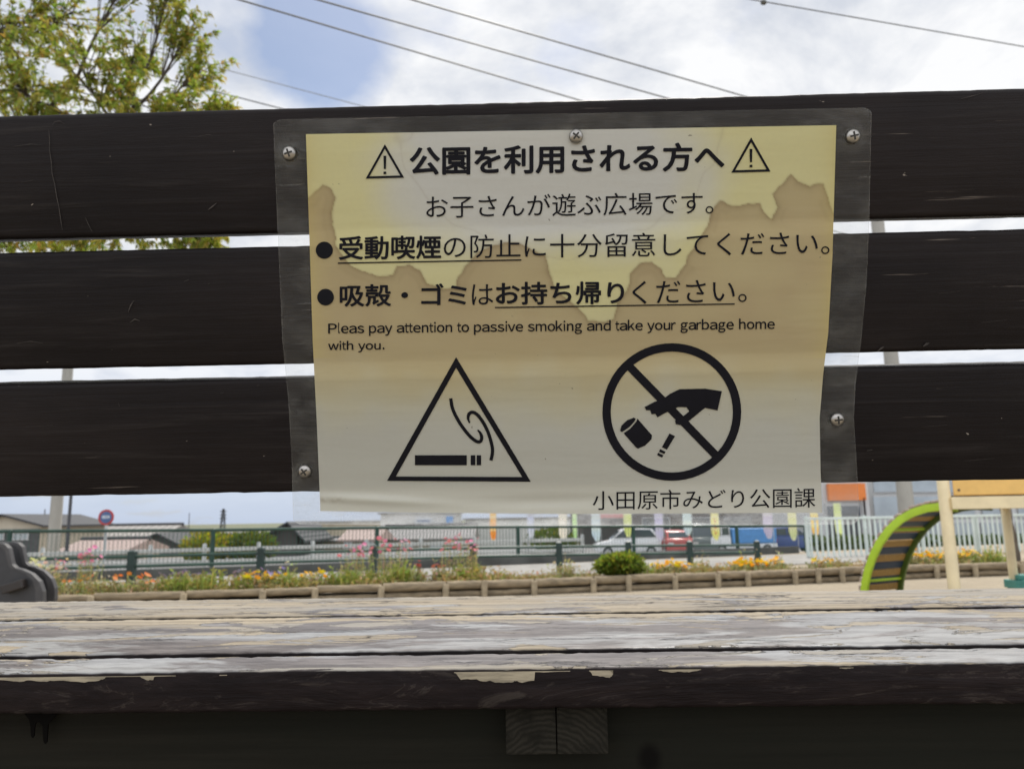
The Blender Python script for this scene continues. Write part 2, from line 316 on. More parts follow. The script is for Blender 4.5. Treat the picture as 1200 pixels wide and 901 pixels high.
M['old_wood'] = mat('old_grey_timber_post', (0.15, 0.12, 0.09), 0.9, var=0.5, vscale=9, stretch=(4, 4, 1), bump=0.5, bdist=0.01)
M['bark'] = mat('tree_bark', (0.085, 0.068, 0.050), 0.9, var=0.5, vscale=8, stretch=(3, 3, 1), bump=0.6, bdist=0.01)
M['leaf'] = leafmat('translucent_leaves', 0.5); M['bed_leaf'] = leafmat('dry_bed_leaves', 0.40, 1.0, (1.12, 1.05, 0.85)); M['petal'] = leafmat('flower_petals', 0.35, 0.95)
M['cream_wall'] = mat('cream_house_wall', (0.52, 0.47, 0.38), 0.85, var=0.12, vscale=0.8)
M['grey_wall'] = mat('slate_grey_house_wall', (0.085, 0.085, 0.09), 0.8, var=0.2)
M['brown_wall'] = mat('dark_brown_wall', (0.075, 0.062, 0.058), 0.8, var=0.2, vscale=0.6)
M['beige_wall'] = mat('beige_plaster_wall', (0.46, 0.39, 0.30), 0.85, var=0.2, vscale=0.5)
M['white_wall'] = mat('white_building_panels', (0.62, 0.62, 0.61), 0.7, var=0.1, vscale=0.6)
def roof_material(name, c, scale, axis):
    m = NT(name); w = m.n('ShaderNodeTexWave', wave_type='BANDS', bands_direction=axis); w.inputs['Scale'].default_value = scale; w.inputs['Distortion'].default_value = 0.3
    m.l(m.co('Object'), w.inputs['Vector']); n = m.noise(m.co('Object'), 2, 5, 0.6)
    m.set('Base Color', m.mix(m.ramp(n, 0.35, 0.7), m.mix(w.outputs['Fac'], tuple(x * 0.5 for x in c), c), tuple(x * 0.75 for x in c))); m.set('Roughness', 0.7); m.bump(w.outputs['Fac'], 0.6, 0.08); return m.m
M['roof_pale'] = roof_material('pale_ribbed_roof', (0.34, 0.32, 0.30), 0.5, 'X')
M['roof_dark'] = roof_material('dark_tiled_roof', (0.050, 0.052, 0.058), 1.2, 'X')
M['roof_pink'] = roof_material('pinkish_tiled_roof', (0.42, 0.32, 0.29), 1.2, 'X')
M['roof_grey'] = roof_material('grey_tiled_roof', (0.26, 0.25, 0.25), 1.2, 'X')
M['glass'] = mat('window_glass', (0.06, 0.075, 0.09), 0.08, 0.0, 0.3, 1.0, spec=0.8)
M['pale_glass'] = mat('pale_reflecting_glass', (0.40, 0.45, 0.48), 0.12, var=0.25, vscale=0.4, spec=0.8)
M['frame'] = mat('aluminium_window_frame', (0.50, 0.50, 0.50), 0.4, 0.3)
M['orange_sign'] = mat('orange_shop_sign', (0.78, 0.22, 0.04), 0.5, var=0.1)
M['red_fascia'] = mat('red_shop_fascia', (0.62, 0.06, 0.05), 0.5, var=0.15)
M['car_white'] = mat('white_car_paint', (0.72, 0.73, 0.74), 0.2, var=0.05, spec=0.6)
M['car_red'] = mat('red_car_paint', (0.46, 0.09, 0.085), 0.25, var=0.1, spec=0.6)
M['car_grey'] = mat('grey_car_paint', (0.14, 0.16, 0.16), 0.2, var=0.1, spec=0.6)
M['car_blue'] = mat('blue_truck_cover', (0.10, 0.30, 0.66), 0.4, var=0.15)
M['car_navy'] = mat('dark_blue_car_paint', (0.06, 0.09, 0.26), 0.25, var=0.1)
M['tyre'] = mat('tyre_rubber', (0.018, 0.018, 0.018), 0.8); M['rim'] = mat('wheel_alloy', (0.45, 0.45, 0.46), 0.35, 0.8)
M['lamp'] = mat('headlamp_lens', (0.62, 0.63, 0.62), 0.15); M['tail'] = mat('tail_lamp_lens', (0.45, 0.02, 0.02), 0.2)
M['sign_red'] = mat('sign_red_ring', (0.46, 0.045, 0.040), 0.5); M['sign_blue'] = mat('sign_blue_face', (0.07, 0.13, 0.28), 0.5); M['sign_white'] = mat('sign_white_mark', (0.62, 0.66, 0.72), 0.5)
M['rock'] = mat('dark_grey_strip', (0.10, 0.105, 0.10), 0.9, var=0.4, vscale=1.5)

# ------------------------------------------------------------------ mesh helpers
class MB:
    def __init__(s): s.v = []; s.f = []; s.mi = []; s.c = []; s.cur = 0; s.tint = None
    def add(s, vs, fs):
        o = len(s.v); s.v += [Vector(p) for p in vs]; s.c += [s.tint] * len(vs)
        for f in fs: s.f.append([o + i for i in f]); s.mi.append(s.cur)
        return s
    def box(s, c, size, rot=None):
        hx, hy, hz_ = (x / 2 for x in size); c = Vector(c)
        vs = [Vector((x, y, z)) for x in (-hx, hx) for y in (-hy, hy) for z in (-hz_, hz_)]
        if rot is not None: vs = [rot @ p for p in vs]
        return s.add([p + c for p in vs], [(0, 1, 3, 2), (4, 6, 7, 5), (0, 4, 5, 1), (2, 3, 7, 6), (0, 2, 6, 4), (1, 5, 7, 3)])
    def tube(s, pts, rad, n=8, caps=True):
        pts = [Vector(p) for p in pts]
        if not isinstance(rad, (list, tuple)): rad = [rad] * len(pts)
        rings = []; ref = None
        for i, p in enumerate(pts):
            t = (pts[min(i + 1, len(pts) - 1)] - pts[max(i - 1, 0)]).normalized()
            if ref is None or abs(ref.dot(t)) > 0.99: ref = Vector((0, 0, 1)) if abs(t.z) < 0.9 else Vector((1, 0, 0))
            a = ref.cross(t).normalized(); b = t.cross(a); ref = a.cross(t) * -1 if False else ref
            rings.append([p + a * (math.cos(2 * math.pi * k / n) * rad[i]) + b * (math.sin(2 * math.pi * k / n) * rad[i]) for k in range(n)])
        vs = [q for r in rings for q in r]; fs = []
        for i in range(len(pts) - 1):
            for k in range(n): fs.append((i * n + k, i * n + (k + 1) % n, (i + 1) * n + (k + 1) % n, (i + 1) * n + k))
        if caps: fs.append(tuple(range(n - 1, -1, -1))); fs.append(tuple((len(pts) - 1) * n + k for k in range(n)))
        return s.add(vs, fs)
    def prism(s, poly, ext):
        """poly: list of 3D points (planar), ext: extrusion vector"""
        n = len(poly); poly = [Vector(p) for p in poly]; e = Vector(ext)
        vs = poly + [p + e for p in poly]
        return s.add(vs, [tuple(range(n - 1, -1, -1)), tuple(range(n, 2 * n))] + [(i, (i + 1) % n, n + (i + 1) % n, n + i) for i in range(n)])
    def lathe(s, prof, c, axis, n=20):
        axis = Vector(axis).normalized(); a = axis.orthogonal().normalized(); b = axis.cross(a); c = Vector(c)
        vs = []; fs = []
        for r, h in prof:
            vs += [c + axis * h + a * (math.cos(2 * math.pi * k / n) * r) + b * (math.sin(2 * math.pi * k / n) * r) for k in range(n)]
        for i in range(len(prof) - 1):
            for k in range(n): fs.append((i * n + k, i * n + (k + 1) % n, (i + 1) * n + (k + 1) % n, (i + 1) * n + k))
        fs.append(tuple(range(n - 1, -1, -1))); fs.append(tuple((len(prof) - 1) * n + k for k in range(n)))
        return s.add(vs, fs)

XF = {}
def reg(o):
    XF[o.name] = Matrix.Translation(o.location) @ o.rotation_euler.to_matrix().to_4x4()
    return o
def thing(name, label, cat, loc=(0, 0, 0), rotz=0.0, group=None):
    o = bpy.data.objects.new(name, None); COL.objects.link(o); o.empty_display_size = 0.1
    o.location = loc; o.rotation_euler = (0, 0, rotz); o['label'] = label; o['category'] = cat
    if group: o['group'] = group
    return reg(o)
def mk(name, mb, mats, parent=None, smooth=False, bevel=0.0, segs=2, local=False, origin=None, recalc=True):
    """links mb as ONE mesh object; world-space vertices are turned into the parent's space"""
    inv = Matrix.Identity(4); px = Matrix.Identity(4)
    if parent is not None: px = XF[parent.name]
    if not local: inv = px.inverted()
    me = bpy.data.meshes.new(name)
    vs = [tuple(inv @ v) for v in mb.v]
    off = Vector((0, 0, 0))
    if origin is not None: off = Vector(origin); vs = [tuple(Vector(v) - off) for v in vs]
    me.from_pydata(vs, [], mb.f)
    if not isinstance(mats, (list, tuple)): mats = [mats]
    for m in mats: me.materials.append(m)
    if len(mats) > 1: me.polygons.foreach_set('material_index', mb.mi)
    if any(c is not None for c in mb.c):
        at_ = me.color_attributes.new('tint', 'FLOAT_COLOR', 'POINT')
        at_.data.foreach_set('color', [x for c in mb.c for x in ((*c, 1.0) if c is not None else (0, 0, 0, 1))])
    if recalc or bevel:
        bm = bmesh.new(); bm.from_mesh(me)
        if recalc: bmesh.ops.recalc_face_normals(bm, faces=bm.faces)
        if bevel:
            es = [e for e in bm.edges if len(e.link_faces) == 2 and e.calc_face_angle(0) > 0.5]
            bmesh.ops.bevel(bm, geom=es, offset=bevel, segments=segs, affect='EDGES', profile=0.6)
        bm.to_mesh(me); bm.free()
    if smooth:
        me.polygons.foreach_set('use_smooth', [True] * len(me.polygons))
        me.set_sharp_from_angle(angle=R(40))
    o = bpy.data.objects.new(name, me); COL.objects.link(o); o.location = off
    if parent is not None: o.parent = parent
    XF[o.name] = px @ Matrix.Translation(off)
    return o
def tag(o, label=None, cat=None, group=None, kind=None):
    for k, v in (('label', label), ('category', cat), ('group', group), ('kind', kind)):
        if v: o[k] = v
    return o
def copy_tree(src, loc, rotz, label, group=None, scale=1.0):
    c = src.copy(); COL.objects.link(c); c.location = loc; c.rotation_euler = (0, 0, rotz); c.scale = (scale,) * 3
    c['label'] = label
    if group: c['group'] = group
    for ch in list(src.children):
        d = ch.copy(); COL.objects.link(d); d.parent = c
        for g in list(ch.children):
            e = g.copy(); COL.objects.link(e); e.parent = d
    return c
ORD = ['leftmost', 'second', 'third', 'fourth', 'fifth', 'sixth', 'seventh', 'eighth', 'ninth', 'tenth', 'eleventh', 'twelfth', 'thirteenth',
       'fourteenth', 'fifteenth', 'sixteenth', 'seventeenth', 'eighteenth', 'nineteenth', 'twentieth']
def nth(i, what): return ('leftmost ' + what) if i == 0 else (ORD[i] + ' ' + what + ' from the left')

# ================================================================== THE SETTING
def sstep(a, b, x):
    t = max(0.0, min(1.0, (x - a) / (b - a))); return t * t * (3 - 2 * t)
def gz(x, y):
    """height of the ground: the bench stands on a low mound, the park is flat, then the land steps down past the fence"""
    z = 0.48 * (1 - sstep(1.8, 6.0, y)) if y > 0 else 0.48
    q = y - (17.0 + 0.36 * max(-30, min(22, x)))
    z -= 0.45 * sstep(0.8, 2.4, q) + 0.85 * sstep(9, 14, q) + 1.7 * sstep(44, 62, q)
    return z
xs = sorted(set([-900, -400, -200, -120] + [round(-80 + i * 2.0, 2) for i in range(81)] + [120, 200, 400, 900]))
ys = sorted(set([-60, -20, -8, -3, 0, 0.8, 1.8] + [2.2 + i * 0.45 for i in range(10)] + [7 + i * 0.75 for i in range(70)] + [60 + i * 5 for i in range(12)] + [150, 250, 500, 1200]))
g = MB(); nx = len(xs)
g.add([(x, y, gz(x, y)) for y in ys for x in xs], [(j * nx + i, j * nx + i + 1, (j + 1) * nx + i + 1, (j + 1) * nx + i) for j in range(len(ys) - 1) for i in range(nx - 1)])
tag(mk('ground', g, M['ground'], smooth=True), kind='structure')
def strip(name, q0, q1, x0, x1, m, lift, n=60, nq=6):
    s = MB()
    for j in range(nq + 1):
        for i in range(n + 1):
            x = x0 + (x1 - x0) * i / n; y = 17.0 + 0.36 * max(-30, min(22, x)) + q0 + (q1 - q0) * j / nq
            s.v.append(Vector((x, y, gz(x, y) + lift))); s.c.append(None)
    w = n + 1
    for j in range(nq):
        for i in range(n): s.f.append([j * w + i, j * w + i + 1, (j + 1) * w + i + 1, (j + 1) * w + i]); s.mi.append(0)
    return tag(mk(name, s, m), kind='structure')
strip('road', 3.0, 8.6, -40, 40, M['asphalt'], 0.012)
strip('road_marking', 3.5, 3.65, -40, 40, M['line'], 0.018)
strip('car_park', 14.2, 43, -44, 44, M['asphalt'], 0.012)
s = strip('far_field', 62.5, 1150, -850, 850, M['field'], 0.012, 60, 24)
# pale strip of paving just inside the fence
strip('path', -3.6, -0.5, -24, 9, M['pave'], 0.012)

# ================================================================== THE BENCH
PSI = R(1.2); LEAN = R(16.0)
E1 = Vector((math.cos(PSI), -math.sin(PSI), 0)); E3 = Vector((math.sin(PSI), math.cos(PSI), 0)); EZ = Vector((0, 0, 1))
E2 = (EZ * math.cos(LEAN) - E3 * math.sin(LEAN)).normalized()      # up the backrest, which leans over the camera
NB = E1.cross(E2).normalized()                                     # towards the camera
if NB.y > 0: NB = -NB
P0 = CAM + (_F + _R * ((675 - CX) / FPX) - _U * ((375 - CY) / FPX)) * 0.450   # a point of the front of the slats
def sign_pt(u, v, h=0.0): return on_plane(u, v, P0 + NB * h, NB)
def s_of(v): return (sign_pt(600, v) - P0).dot(E2)
bench = thing('park_bench', 'wooden park bench seen from behind, dark brown back slats over a peeling plank seat', 'bench', (0.0, 0.70, 0.48), -PSI)
rng = random.Random(3)
def plank(axis_o, a, b, c, L, wa, wb, seed, nseg=420, jit=0.00016, r=0.003):
    """a board along a (length L), section wa x wb along b and c, worn arrises"""
    rg = random.Random(seed); m = MB(); n = nseg; k = 3
    ph = [rg.uniform(0, 6.28) for _ in range(12)]
    prof = []
    for (sx, sy) in ((-1, -1), (1, -1), (1, 1), (-1, 1)):
        cx, cy = sx * (wa / 2 - r), sy * (wb / 2 - r); a0 = {(-1, -1): 180, (1, -1): 270, (1, 1): 0, (-1, 1): 90}[(sx, sy)]
        for q in range(k + 1):
            t = R(a0 + 90 * q / k); prof.append((cx + r * math.cos(t), cy + r * math.sin(t), sx, sy))
    np_ = len(prof); vs = []
    jx = {}
    for i in range(n + 1):
        x = L * (i / n - 0.5)
        for (sx, sy) in ((-1, -1), (1, -1), (1, 1), (-1, 1)):
            o = jx.get((sx, sy), 0.0) * 0.6 + rg.gauss(0, jit) * 0.6; jx[(sx, sy)] = o
        for (p, q, sx, sy) in prof:
            o = jx[(sx, sy)]; w = 0.0003 * math.sin(x * 4 + ph[0] + sy) + 0.0001 * math.sin(x * 11 + ph[1] + sx)
            vs.append(axis_o + a * x + b * (p - sx * abs(o)) + c * (q - sy * abs(o) + w))
    fs = [(i * np_ + j, i * np_ + (j + 1) % np_, (i + 1) * np_ + (j + 1) % np_, (i + 1) * np_ + j) for i in range(n) for j in range(np_)]
    fs.append(tuple(range(np_ - 1, -1, -1))); fs.append(tuple(n * np_ + j for j in range(np_)))
    m.add(vs, fs); return m
TH = 0.021
edges = [(118.5, 266.5), (282.0, 422.0), (438.5, 573.5)]
names = ['top back slat with a thin scratch running down its left side', 'middle back slat behind the notice', 'bottom back slat above the seat']
for i, (a, b) in enumerate(edges):
    sa, sb = s_of(a), s_of(b)
    o = P0 + E2 * ((sa + sb) / 2) - NB * (TH / 2)
    m = plank(o, E1, E2, NB, 1.8, sa - sb, TH, 10 + i)
    tag(mk('back_slat', m, M['slat'], bench, smooth=True), names[i])
# scratches, nicks and flaked spots in the paint of the slats
M['scuff'] = mat('pale_scuffed_timber', (0.055, 0.046, 0.040), 0.8, var=0.6, vscale=400)
SL = [o for o in bench.children if o.name.startswith('back_slat')]
def scuff(m, pts, w):
    P = [Vector(p) for p in pts]; n = len(P); vs = []
    for i, p in enumerate(P):
        tg = (P[min(i + 1, n - 1)] - P[max(i - 1, 0)]).normalized(); nr = Vector((-tg.y, tg.x)); ww = w * (0.25 if i in (0, n - 1) else random.uniform(.6, 1.1)) / 2
        vs += [sign_pt(p.x + nr.x * ww, p.y + nr.y * ww, 0.00062), sign_pt(p.x - nr.x * ww, p.y - nr.y * ww, 0.00062)]
    m.add(vs, [(2 * i, 2 * i + 1, 2 * i + 3, 2 * i + 2) for i in range(n - 1)])
sc_sets = [[([(57, 152), (58, 163), (58, 176), (60, 190), (61, 204), (64, 216), (66, 229), (69, 243), (71, 257), (73, 270)], 1.3), ([(61, 147), (64, 143), (70, 142), (76, 146)], 1.2), ([(244, 246), (249, 242), (254, 238)], 3), ([(1126, 116), (1134, 114), (1142, 112), (1152, 109)], 1.4), ([(100, 255), (103, 262), (108, 272)], 1), ([(25, 214), (40, 211)], 1.2), ([(15, 172), (36, 169), (48, 170)], 1), ([(232, 160), (244, 158), (250, 159)], 1), ([(1085, 236), (1100, 234)], 1.1)],
           [([(150, 366), (153, 358), (157, 352)], 2), ([(152, 378), (158, 374), (164, 376)], 2), ([(216, 330), (221, 328)], 3), ([(244, 333), (246, 332)], 2.4), ([(20, 402), (36, 400), (50, 402)], 1.1), ([(1028, 412), (1033, 408), (1036, 406)], 3.5), ([(1082, 406), (1086, 403), (1089, 402)], 3.5), ([(1100, 344), (1125, 341)], 1), ([(1150, 378), (1180, 375)], 1)],
           [([(139, 472), (140, 476)], 2.2), ([(98, 536), (120, 534)], 1.0), ([(30, 500), (62, 498)], 1), ([(258, 461), (262, 460)], 2), ([(301, 452), (304, 451)], 2), ([(1016, 528), (1022, 527)], 4), ([(1080, 500), (1110, 498)], 1), ([(1130, 540), (1165, 537)], 1.1)]]
for o, st_ in zip(SL, sc_sets):
    for pts, w in st_: m = MB(); scuff(m, pts, w * 0.8); mk('paint_scuff', m, M['scuff'], o)
# seat
YS = 0.480
z_s = at(600, 780.8, YS).z
def seat_y(v):
    d = ray(600, v); t = (z_s - CAM.z) / d.z; return (CAM + d * t - CAM).dot(E3)
front = seat_y(780.8)
zb = at(600, 832.5, YS).z; ST = z_s - zb
M['seat'] = seat_material(z_s - 0.48)
far = seat_y(697)
SEATS = []
cuts = [(front, seat_y(764.5)), (seat_y(757.6), seat_y(718.0)), (seat_y(717.0), far)]
blabels = ['front seat plank with chipped paint along its arris', 'middle seat plank with grey peeling paint', 'rear seat plank worn to bare timber']
for i, (a, b) in enumerate(cuts):
    o = E3 * ((a + b) / 2) + EZ * (z_s - ST / 2 - (0.0012 if i == 1 else 0)) + E1 * 0.0
    SEATS.append(mk('seat_plank', plank(o, E1, E3, EZ, 1.8, b - a, ST, 40 + i, jit=0.00038, r=0.0024), M['seat'], bench, smooth=True)); tag(SEATS[-1], blabels[i])
# beam under the seat, end-grain bearers, legs, back posts
bz = z_s - ST
m = MB(); m.box(E3 * (front + 0.030 + 0.02) + EZ * (bz - 0.051), (1.66, 0.04, 0.10), Matrix.Rotation(-PSI, 3, 'Z'))
mk('under_beam', m, M['beam'], bench, bevel=0.002)
# old paint that ran down from the seat
dpoly = [(30, 836), (68, 836), (62, 842), (57, 848), (56.5, 862), (56, 869), (54, 871), (52, 869), (51, 860), (50.5, 850), (47, 845), (43, 846), (41.5, 852), (41, 861), (39, 864), (37, 861), (36.5, 850), (35, 843)]
m = MB(); m.prism([at(u_, v_, front + 0.0298) for u_, v_ in dpoly], (0, -0.0008, 0)); mk('paint_drip', m, M['tyre_black'], bench)
# bare timber where the paint has broken away along the front arris
M['chip'] = mat('bare_chipped_timber', (0.36, 0.31, 0.22), 0.8, var=0.45, vscale=1.0, stretch=(60, 60, 500), bump=0.4, bdist=0.0006)
rc = random.Random(17)
for (pts) in ([(-40, 794), (0, 794), (16, 796.5), (26, 794), (45, 795.5), (60, 794), (94, 796), (111, 794), (117, 792), (121, 788.5), (130, 787), (145, 786.5), (160, 789), (168, 793.5), (176, 793), (177, 789), (188, 787.5), (203, 786)], [(532, 783), (540, 793), (556, 792), (566, 795), (574, 794), (580, 796.5), (600, 795.5), (604, 794), (612, 796), (626, 793.5), (627, 784), (648, 783.5), (667, 782), (668, 780)], [(690, 780.5), (694, 787), (706, 788.5), (714, 790), (718, 786), (714, 780.5)], [(771, 779), (776, 782), (786, 783.5), (800, 782.5), (808, 783), (819, 780.5), (820, 776.5)], [(980, 774.5), (984, 778.5), (992, 778), (996, 774.5)], [(255, 785), (258, 787), (262, 786.8), (264, 784.6)]):
    y_ = front - 0.0004; up_ = []
    top = lambda u_: 784.2 + (u_ - 300) * (775.8 - 784.2) / (1055 - 300)
    low_ = []
    for i in range(len(pts) - 1):
        for k in range(4):
            f = k / 4; u_ = pts[i][0] * (1 - f) + pts[i + 1][0] * f; low_.append((u_, pts[i][1] * (1 - f) + pts[i + 1][1] * f + rc.uniform(-.5, .5)))
    low_.append(pts[-1]); m = MB(); vs = []; drop = 5.0 if pts[0][0] < 0 else 3.2; low_ = [(u_, v_ + drop) for u_, v_ in low_]
    for u_, v_ in low_:
        p1 = at(u_, top(u_) + 0.6, front); p2 = at(u_, max(v_, top(u_) + 1.0), front); sh_ = E3.y * 0 + (-E1.y / E1.x) * 0
        yy = lambda p: front + (-math.sin(PSI)) * p.x - 0.0005
        vs += [Vector((p1.x, yy(p1), min(p1.z, z_s - 0.0026))), Vector((p2.x, yy(p2), min(p2.z, z_s - 0.003)))]
    m.add(vs, [(2 * i, 2 * i + 1, 2 * i + 3, 2 * i + 2) for i in range(len(low_) - 1)])
    mk('bare_patch', m, M['chip'], SEATS[0])
for k, (u0, u1) in enumerate(((593, 652.3), (653.1, 713))):
    xa = at(u0, 866, front + 0.012).x; xb = at(u1, 866, front + 0.012).x
    hgt = at(600, 840, front + 0.012).z - at(600, 896, front + 0.012).z
    xo = E3.x * (front + 0.02); m = MB(); m.box(E1 * ((xa + xb) / 2 - xo) + E3 * (front + 0.012 + 0.0085) + EZ * (bz - 0.001 - hgt / 2), (xb - xa, 0.017, hgt), Matrix.Rotation(-PSI, 3, 'Z'))
    mk('bearer_end', m, M['endgrain'], bench, bevel=0.0015)
Rz = Matrix.Rotation(-PSI, 3, 'Z')
for sx in (-1, 1):
    for yy in (front + 0.12, far - 0.06):
        m = MB(); zt = bz - 0.002; m.box(E1 * (sx * 0.78) + E3 * yy + EZ * ((zt + 0.46) / 2), (0.085, 0.07, zt - 0.46), Rz)
        mk('leg', m, M['beam'], bench, bevel=0.003)
    # post carrying the backrest, behind the slats and outside the picture
    pa = P0 + E2 * (s_of(118.5) - 0.01) - NB * (TH + 0.0225) + E1 * (sx * 0.74 - (P0).dot(E1)); pb = P0 + E2 * (s_of(573.5) - 0.10) - NB * (TH + 0.0225) + E1 * (sx * 0.74 - (P0).dot(E1))
    m = MB(); m.box((pa + pb) / 2, (0.07, 0.04, (pa - pb).length), Matrix((E1, -NB, E2)).transposed())
    mk('back_post', m, M['slat'], bench, bevel=0.003)

# ================================================================== THE NOTICE
nroot = P0 + NB * 0.002
notice = thing('notice', 'laminated yellowed park notice with Japanese text screwed across the dark back slats', 'notice', nroot)
def interp(pts, t):
    """pts: polyline; t in 0..1 by even parameter of the second coordinate list"""
    ks = [p[0] for p in pts]
    for i in range(len(pts) - 1):
        if t <= ks[i + 1] or i == len(pts) - 2:
            w = (t - ks[i]) / (ks[i + 1] - ks[i]); return pts[i][1] + (pts[i + 1][1] - pts[i][1]) * w
def edge_y(tab): return lambda t: (interp(tab, tab[0][0] + t * (tab[-1][0] - tab[0][0])), tab[0][0] + t * (tab[-1][0] - tab[0][0]))     # (y, x) table
def edge_x(tab): return lambda t: (tab[0][0] + t * (tab[-1][0] - tab[0][0]), interp(tab, tab[0][0] + t * (tab[-1][0] - tab[0][0])))     # (x, y) table
PT = edge_x([(358.5, 157.5), (660, 152.5), (980, 147)]); PBm = edge_x([(375.5, 598.5), (500, 600.5), (660, 602), (963.5, 600.5)])
PL = edge_y([(157.5, 358.5), (290, 363), (400, 366.5), (500, 371.5), (598.5, 375.5)]); PR = edge_y([(147, 980), (300, 975.5), (390, 970.5), (440, 964.5), (490, 960.5), (550, 961.5), (600.5, 963.5)])
FT = edge_x([(320, 140.5), (660, 133.5), (1021.5, 126.5)]); FB = edge_x([(343.5, 614), (500, 615), (800, 615.5), (1005.5, 614.5)])
FL = edge_y([(140.5, 320), (270, 325.5), (400, 331), (470, 338), (540, 342), (614, 343.5)]); FR = edge_y([(126.5, 1021.5), (260, 1018.5), (330, 1015.5), (400, 1009), (450, 1002.5), (490, 1000.5), (530, 1003), (590, 1006.5), (614.5, 1005.5)])
def coons(T, B, L, Rr, u, v):
    t = T(u); b = B(u); l = L(v); r = Rr(v); c00 = T(0); c10 = T(1); c01 = B(0); c11 = B(1)
    return tuple((1 - v) * t[i] + v * b[i] + (1 - u) * l[i] + u * r[i] - ((1 - u) * (1 - v) * c00[i] + u * (1 - v) * c10[i] + (1 - u) * v * c01[i] + u * v * c11[i]) for i in (0, 1))
def warp(u, v):
    """the sheet is not quite flat: it lifts a little off the boards, more at its free lower edge"""
    x = (u - 320) / 700; y = (v - 127) / 488
    return 0.0018 + 0.0006 * math.sin(5.1 * x + 1.0) * math.sin(4.3 * y + 0.4) + 0.0012 * max(0, y - 0.86) * 6 * (0.5 + 0.5 * math.sin(9 * x + 0.6)) + 0.0005 * math.sin(13 * y + 2 * x)
def srgb(c): return tuple((x / 12.92 if x <= 0.04045 else ((x + 0.055) / 1.055) ** 2.4) for x in (q / 255 for q in c))
# paper with its water stains
NU, NV = 420, 300
uv = np.array([[coons(PT, PBm, PL, PR, i / NU, j / NV) for i in range(NU + 1)] for j in range(NV + 1)])
stain_top = [(352, 236), (363, 232), (370, 222), (378, 217), (388, 222), (393, 233), (389, 248), (390, 265), (395, 290), (406, 309), (425, 319), (445, 325), (460, 323), (466, 312), (480, 310), (492, 318), (500, 333), (520, 339), (535, 338), (537, 325), (545, 312), (560, 298), (575, 290), (592, 285), (610, 286), (625, 293), (640, 300), (645, 320), (648, 335), (660, 347), (675, 358), (686, 370), (690, 377), (710, 377), (718, 374), (722, 366), (724, 352), (736, 341), (738, 320), (750, 310), (765, 308), (775, 315), (780, 325), (792, 326), (803, 312), (805, 300), (815, 288), (825, 275), (830, 262), (833, 247), (843, 236), (855, 240), (868, 243), (880, 238), (890, 239), (894, 249), (905, 258), (911, 242), (905, 228), (915, 218), (926, 206), (935, 213), (950, 218), (965, 215), (971, 235), (977, 250), (990, 255)]
poly = np.array(stain_top + [(990, 700), (352, 700)], float)
# a little irregularity of the outline
def inside(P, X, Y):
    r = np.zeros(X.shape, bool); n = len(P); j = n - 1
    for i in range(n):
        xi, yi = P[i]; xj, yj = P[j]
        c = ((yi > Y) != (yj > Y)) & (X < (xj - xi) * (Y - yi) / (yj - yi + 1e-12) + xi); r ^= c; j = i
    return r
X = uv[..., 0]; Y = uv[..., 1]
rs = np.random.RandomState(4)
def vnoise(X, Y, s, seed):
    r = np.random.RandomState(seed); tab = r.rand(64, 64); gx = X / s; gy = Y / s; ix = np.floor(gx).astype(int); iy = np.floor(gy).astype(int)
    fx = gx - ix; fy = gy - iy; fx = fx * fx * (3 - 2 * fx); fy = fy * fy * (3 - 2 * fy)
    t = lambda a, b: tab[a % 64, b % 64]
    return (t(ix, iy) * (1 - fx) + t(ix + 1, iy) * fx) * (1 - fy) + (t(ix, iy + 1) * (1 - fx) + t(ix + 1, iy + 1) * fx) * fy
def sm(a, b, x):
    t = np.clip((x - a) / (b - a), 0, 1); return t * t * (3 - 2 * t)
Xw = X + 3.0 * (vnoise(X, Y, 11, 1) - .5) + 1.0 * (vnoise(X, Y, 4, 2) - .5); Yw = Y + 3.0 * (vnoise(X, Y, 11, 3) - .5) + 1.0 * (vnoise(X, Y, 4, 5) - .5)
ins = inside(poly, Xw, Yw)
dist = np.full(X.shape, 1e9)
for (a, b), (c, d) in zip(stain_top[:-1], stain_top[1:]):
    ex, ey = c - a, d - b; t = np.clip(((Xw - a) * ex + (Yw - b) * ey) / (ex * ex + ey * ey), 0, 1)
    dist = np.minimum(dist, np.hypot(Xw - a - t * ex, Yw - b - t * ey))
yel = np.array(srgb((236, 229, 170))); pale = np.array(srgb((226, 226, 219))); brown = np.array(srgb((198, 177, 134))); grey = np.array(srgb((208, 208, 198))); edge_c = np.array(srgb((140, 116, 78)))
mixc = lambda a, b, w: a * (1 - w[..., None]) + b * w[..., None]
n1 = vnoise(X, Y, 60, 7) * 0.6 + vnoise(X, Y, 23, 8) * 0.4
# pale area in the upper middle that the damp has not reached
pc = np.clip(1 - np.hypot((X - 640) / 245, (Y - 200) / 128), 0, 1); pc = sm(0.0, 0.45, pc + 0.25 * (n1 - .5))
col = mixc(np.broadcast_to(yel, X.shape + (3,)), pale, pc * 0.97)
low = sm(330, 400, Y + 40 * (n1 - .5)); col = mixc(col, np.array(srgb((216, 207, 166))), low * 0.5)
st = np.where(ins, 1.0, 0.0) * (0.72 + 0.28 * n1) * (1 - 0.85 * sm(395, 500, Y + 50 * (n1 - .5)))
col = mixc(col, brown, st)
bot = sm(415, 520, Y + 50 * (n1 - .5)); col = mixc(col, grey, bot * 0.92)
rimw = np.where(ins, np.exp(-dist / 2.6), np.exp(-dist / 0.9)) * 0.60; col = mixc(col, edge_c, rimw)
col = mixc(col, edge_c, np.where(ins, np.exp(-dist / 16), 0) * 0.14)
eb = np.minimum(np.arange(NU + 1), NU - np.arange(NU + 1))[None, :] / NU * 620
col = mixc(col, np.array(srgb((222, 202, 120))), np.exp(-eb / 12) * 0.45 * (Y < 420))
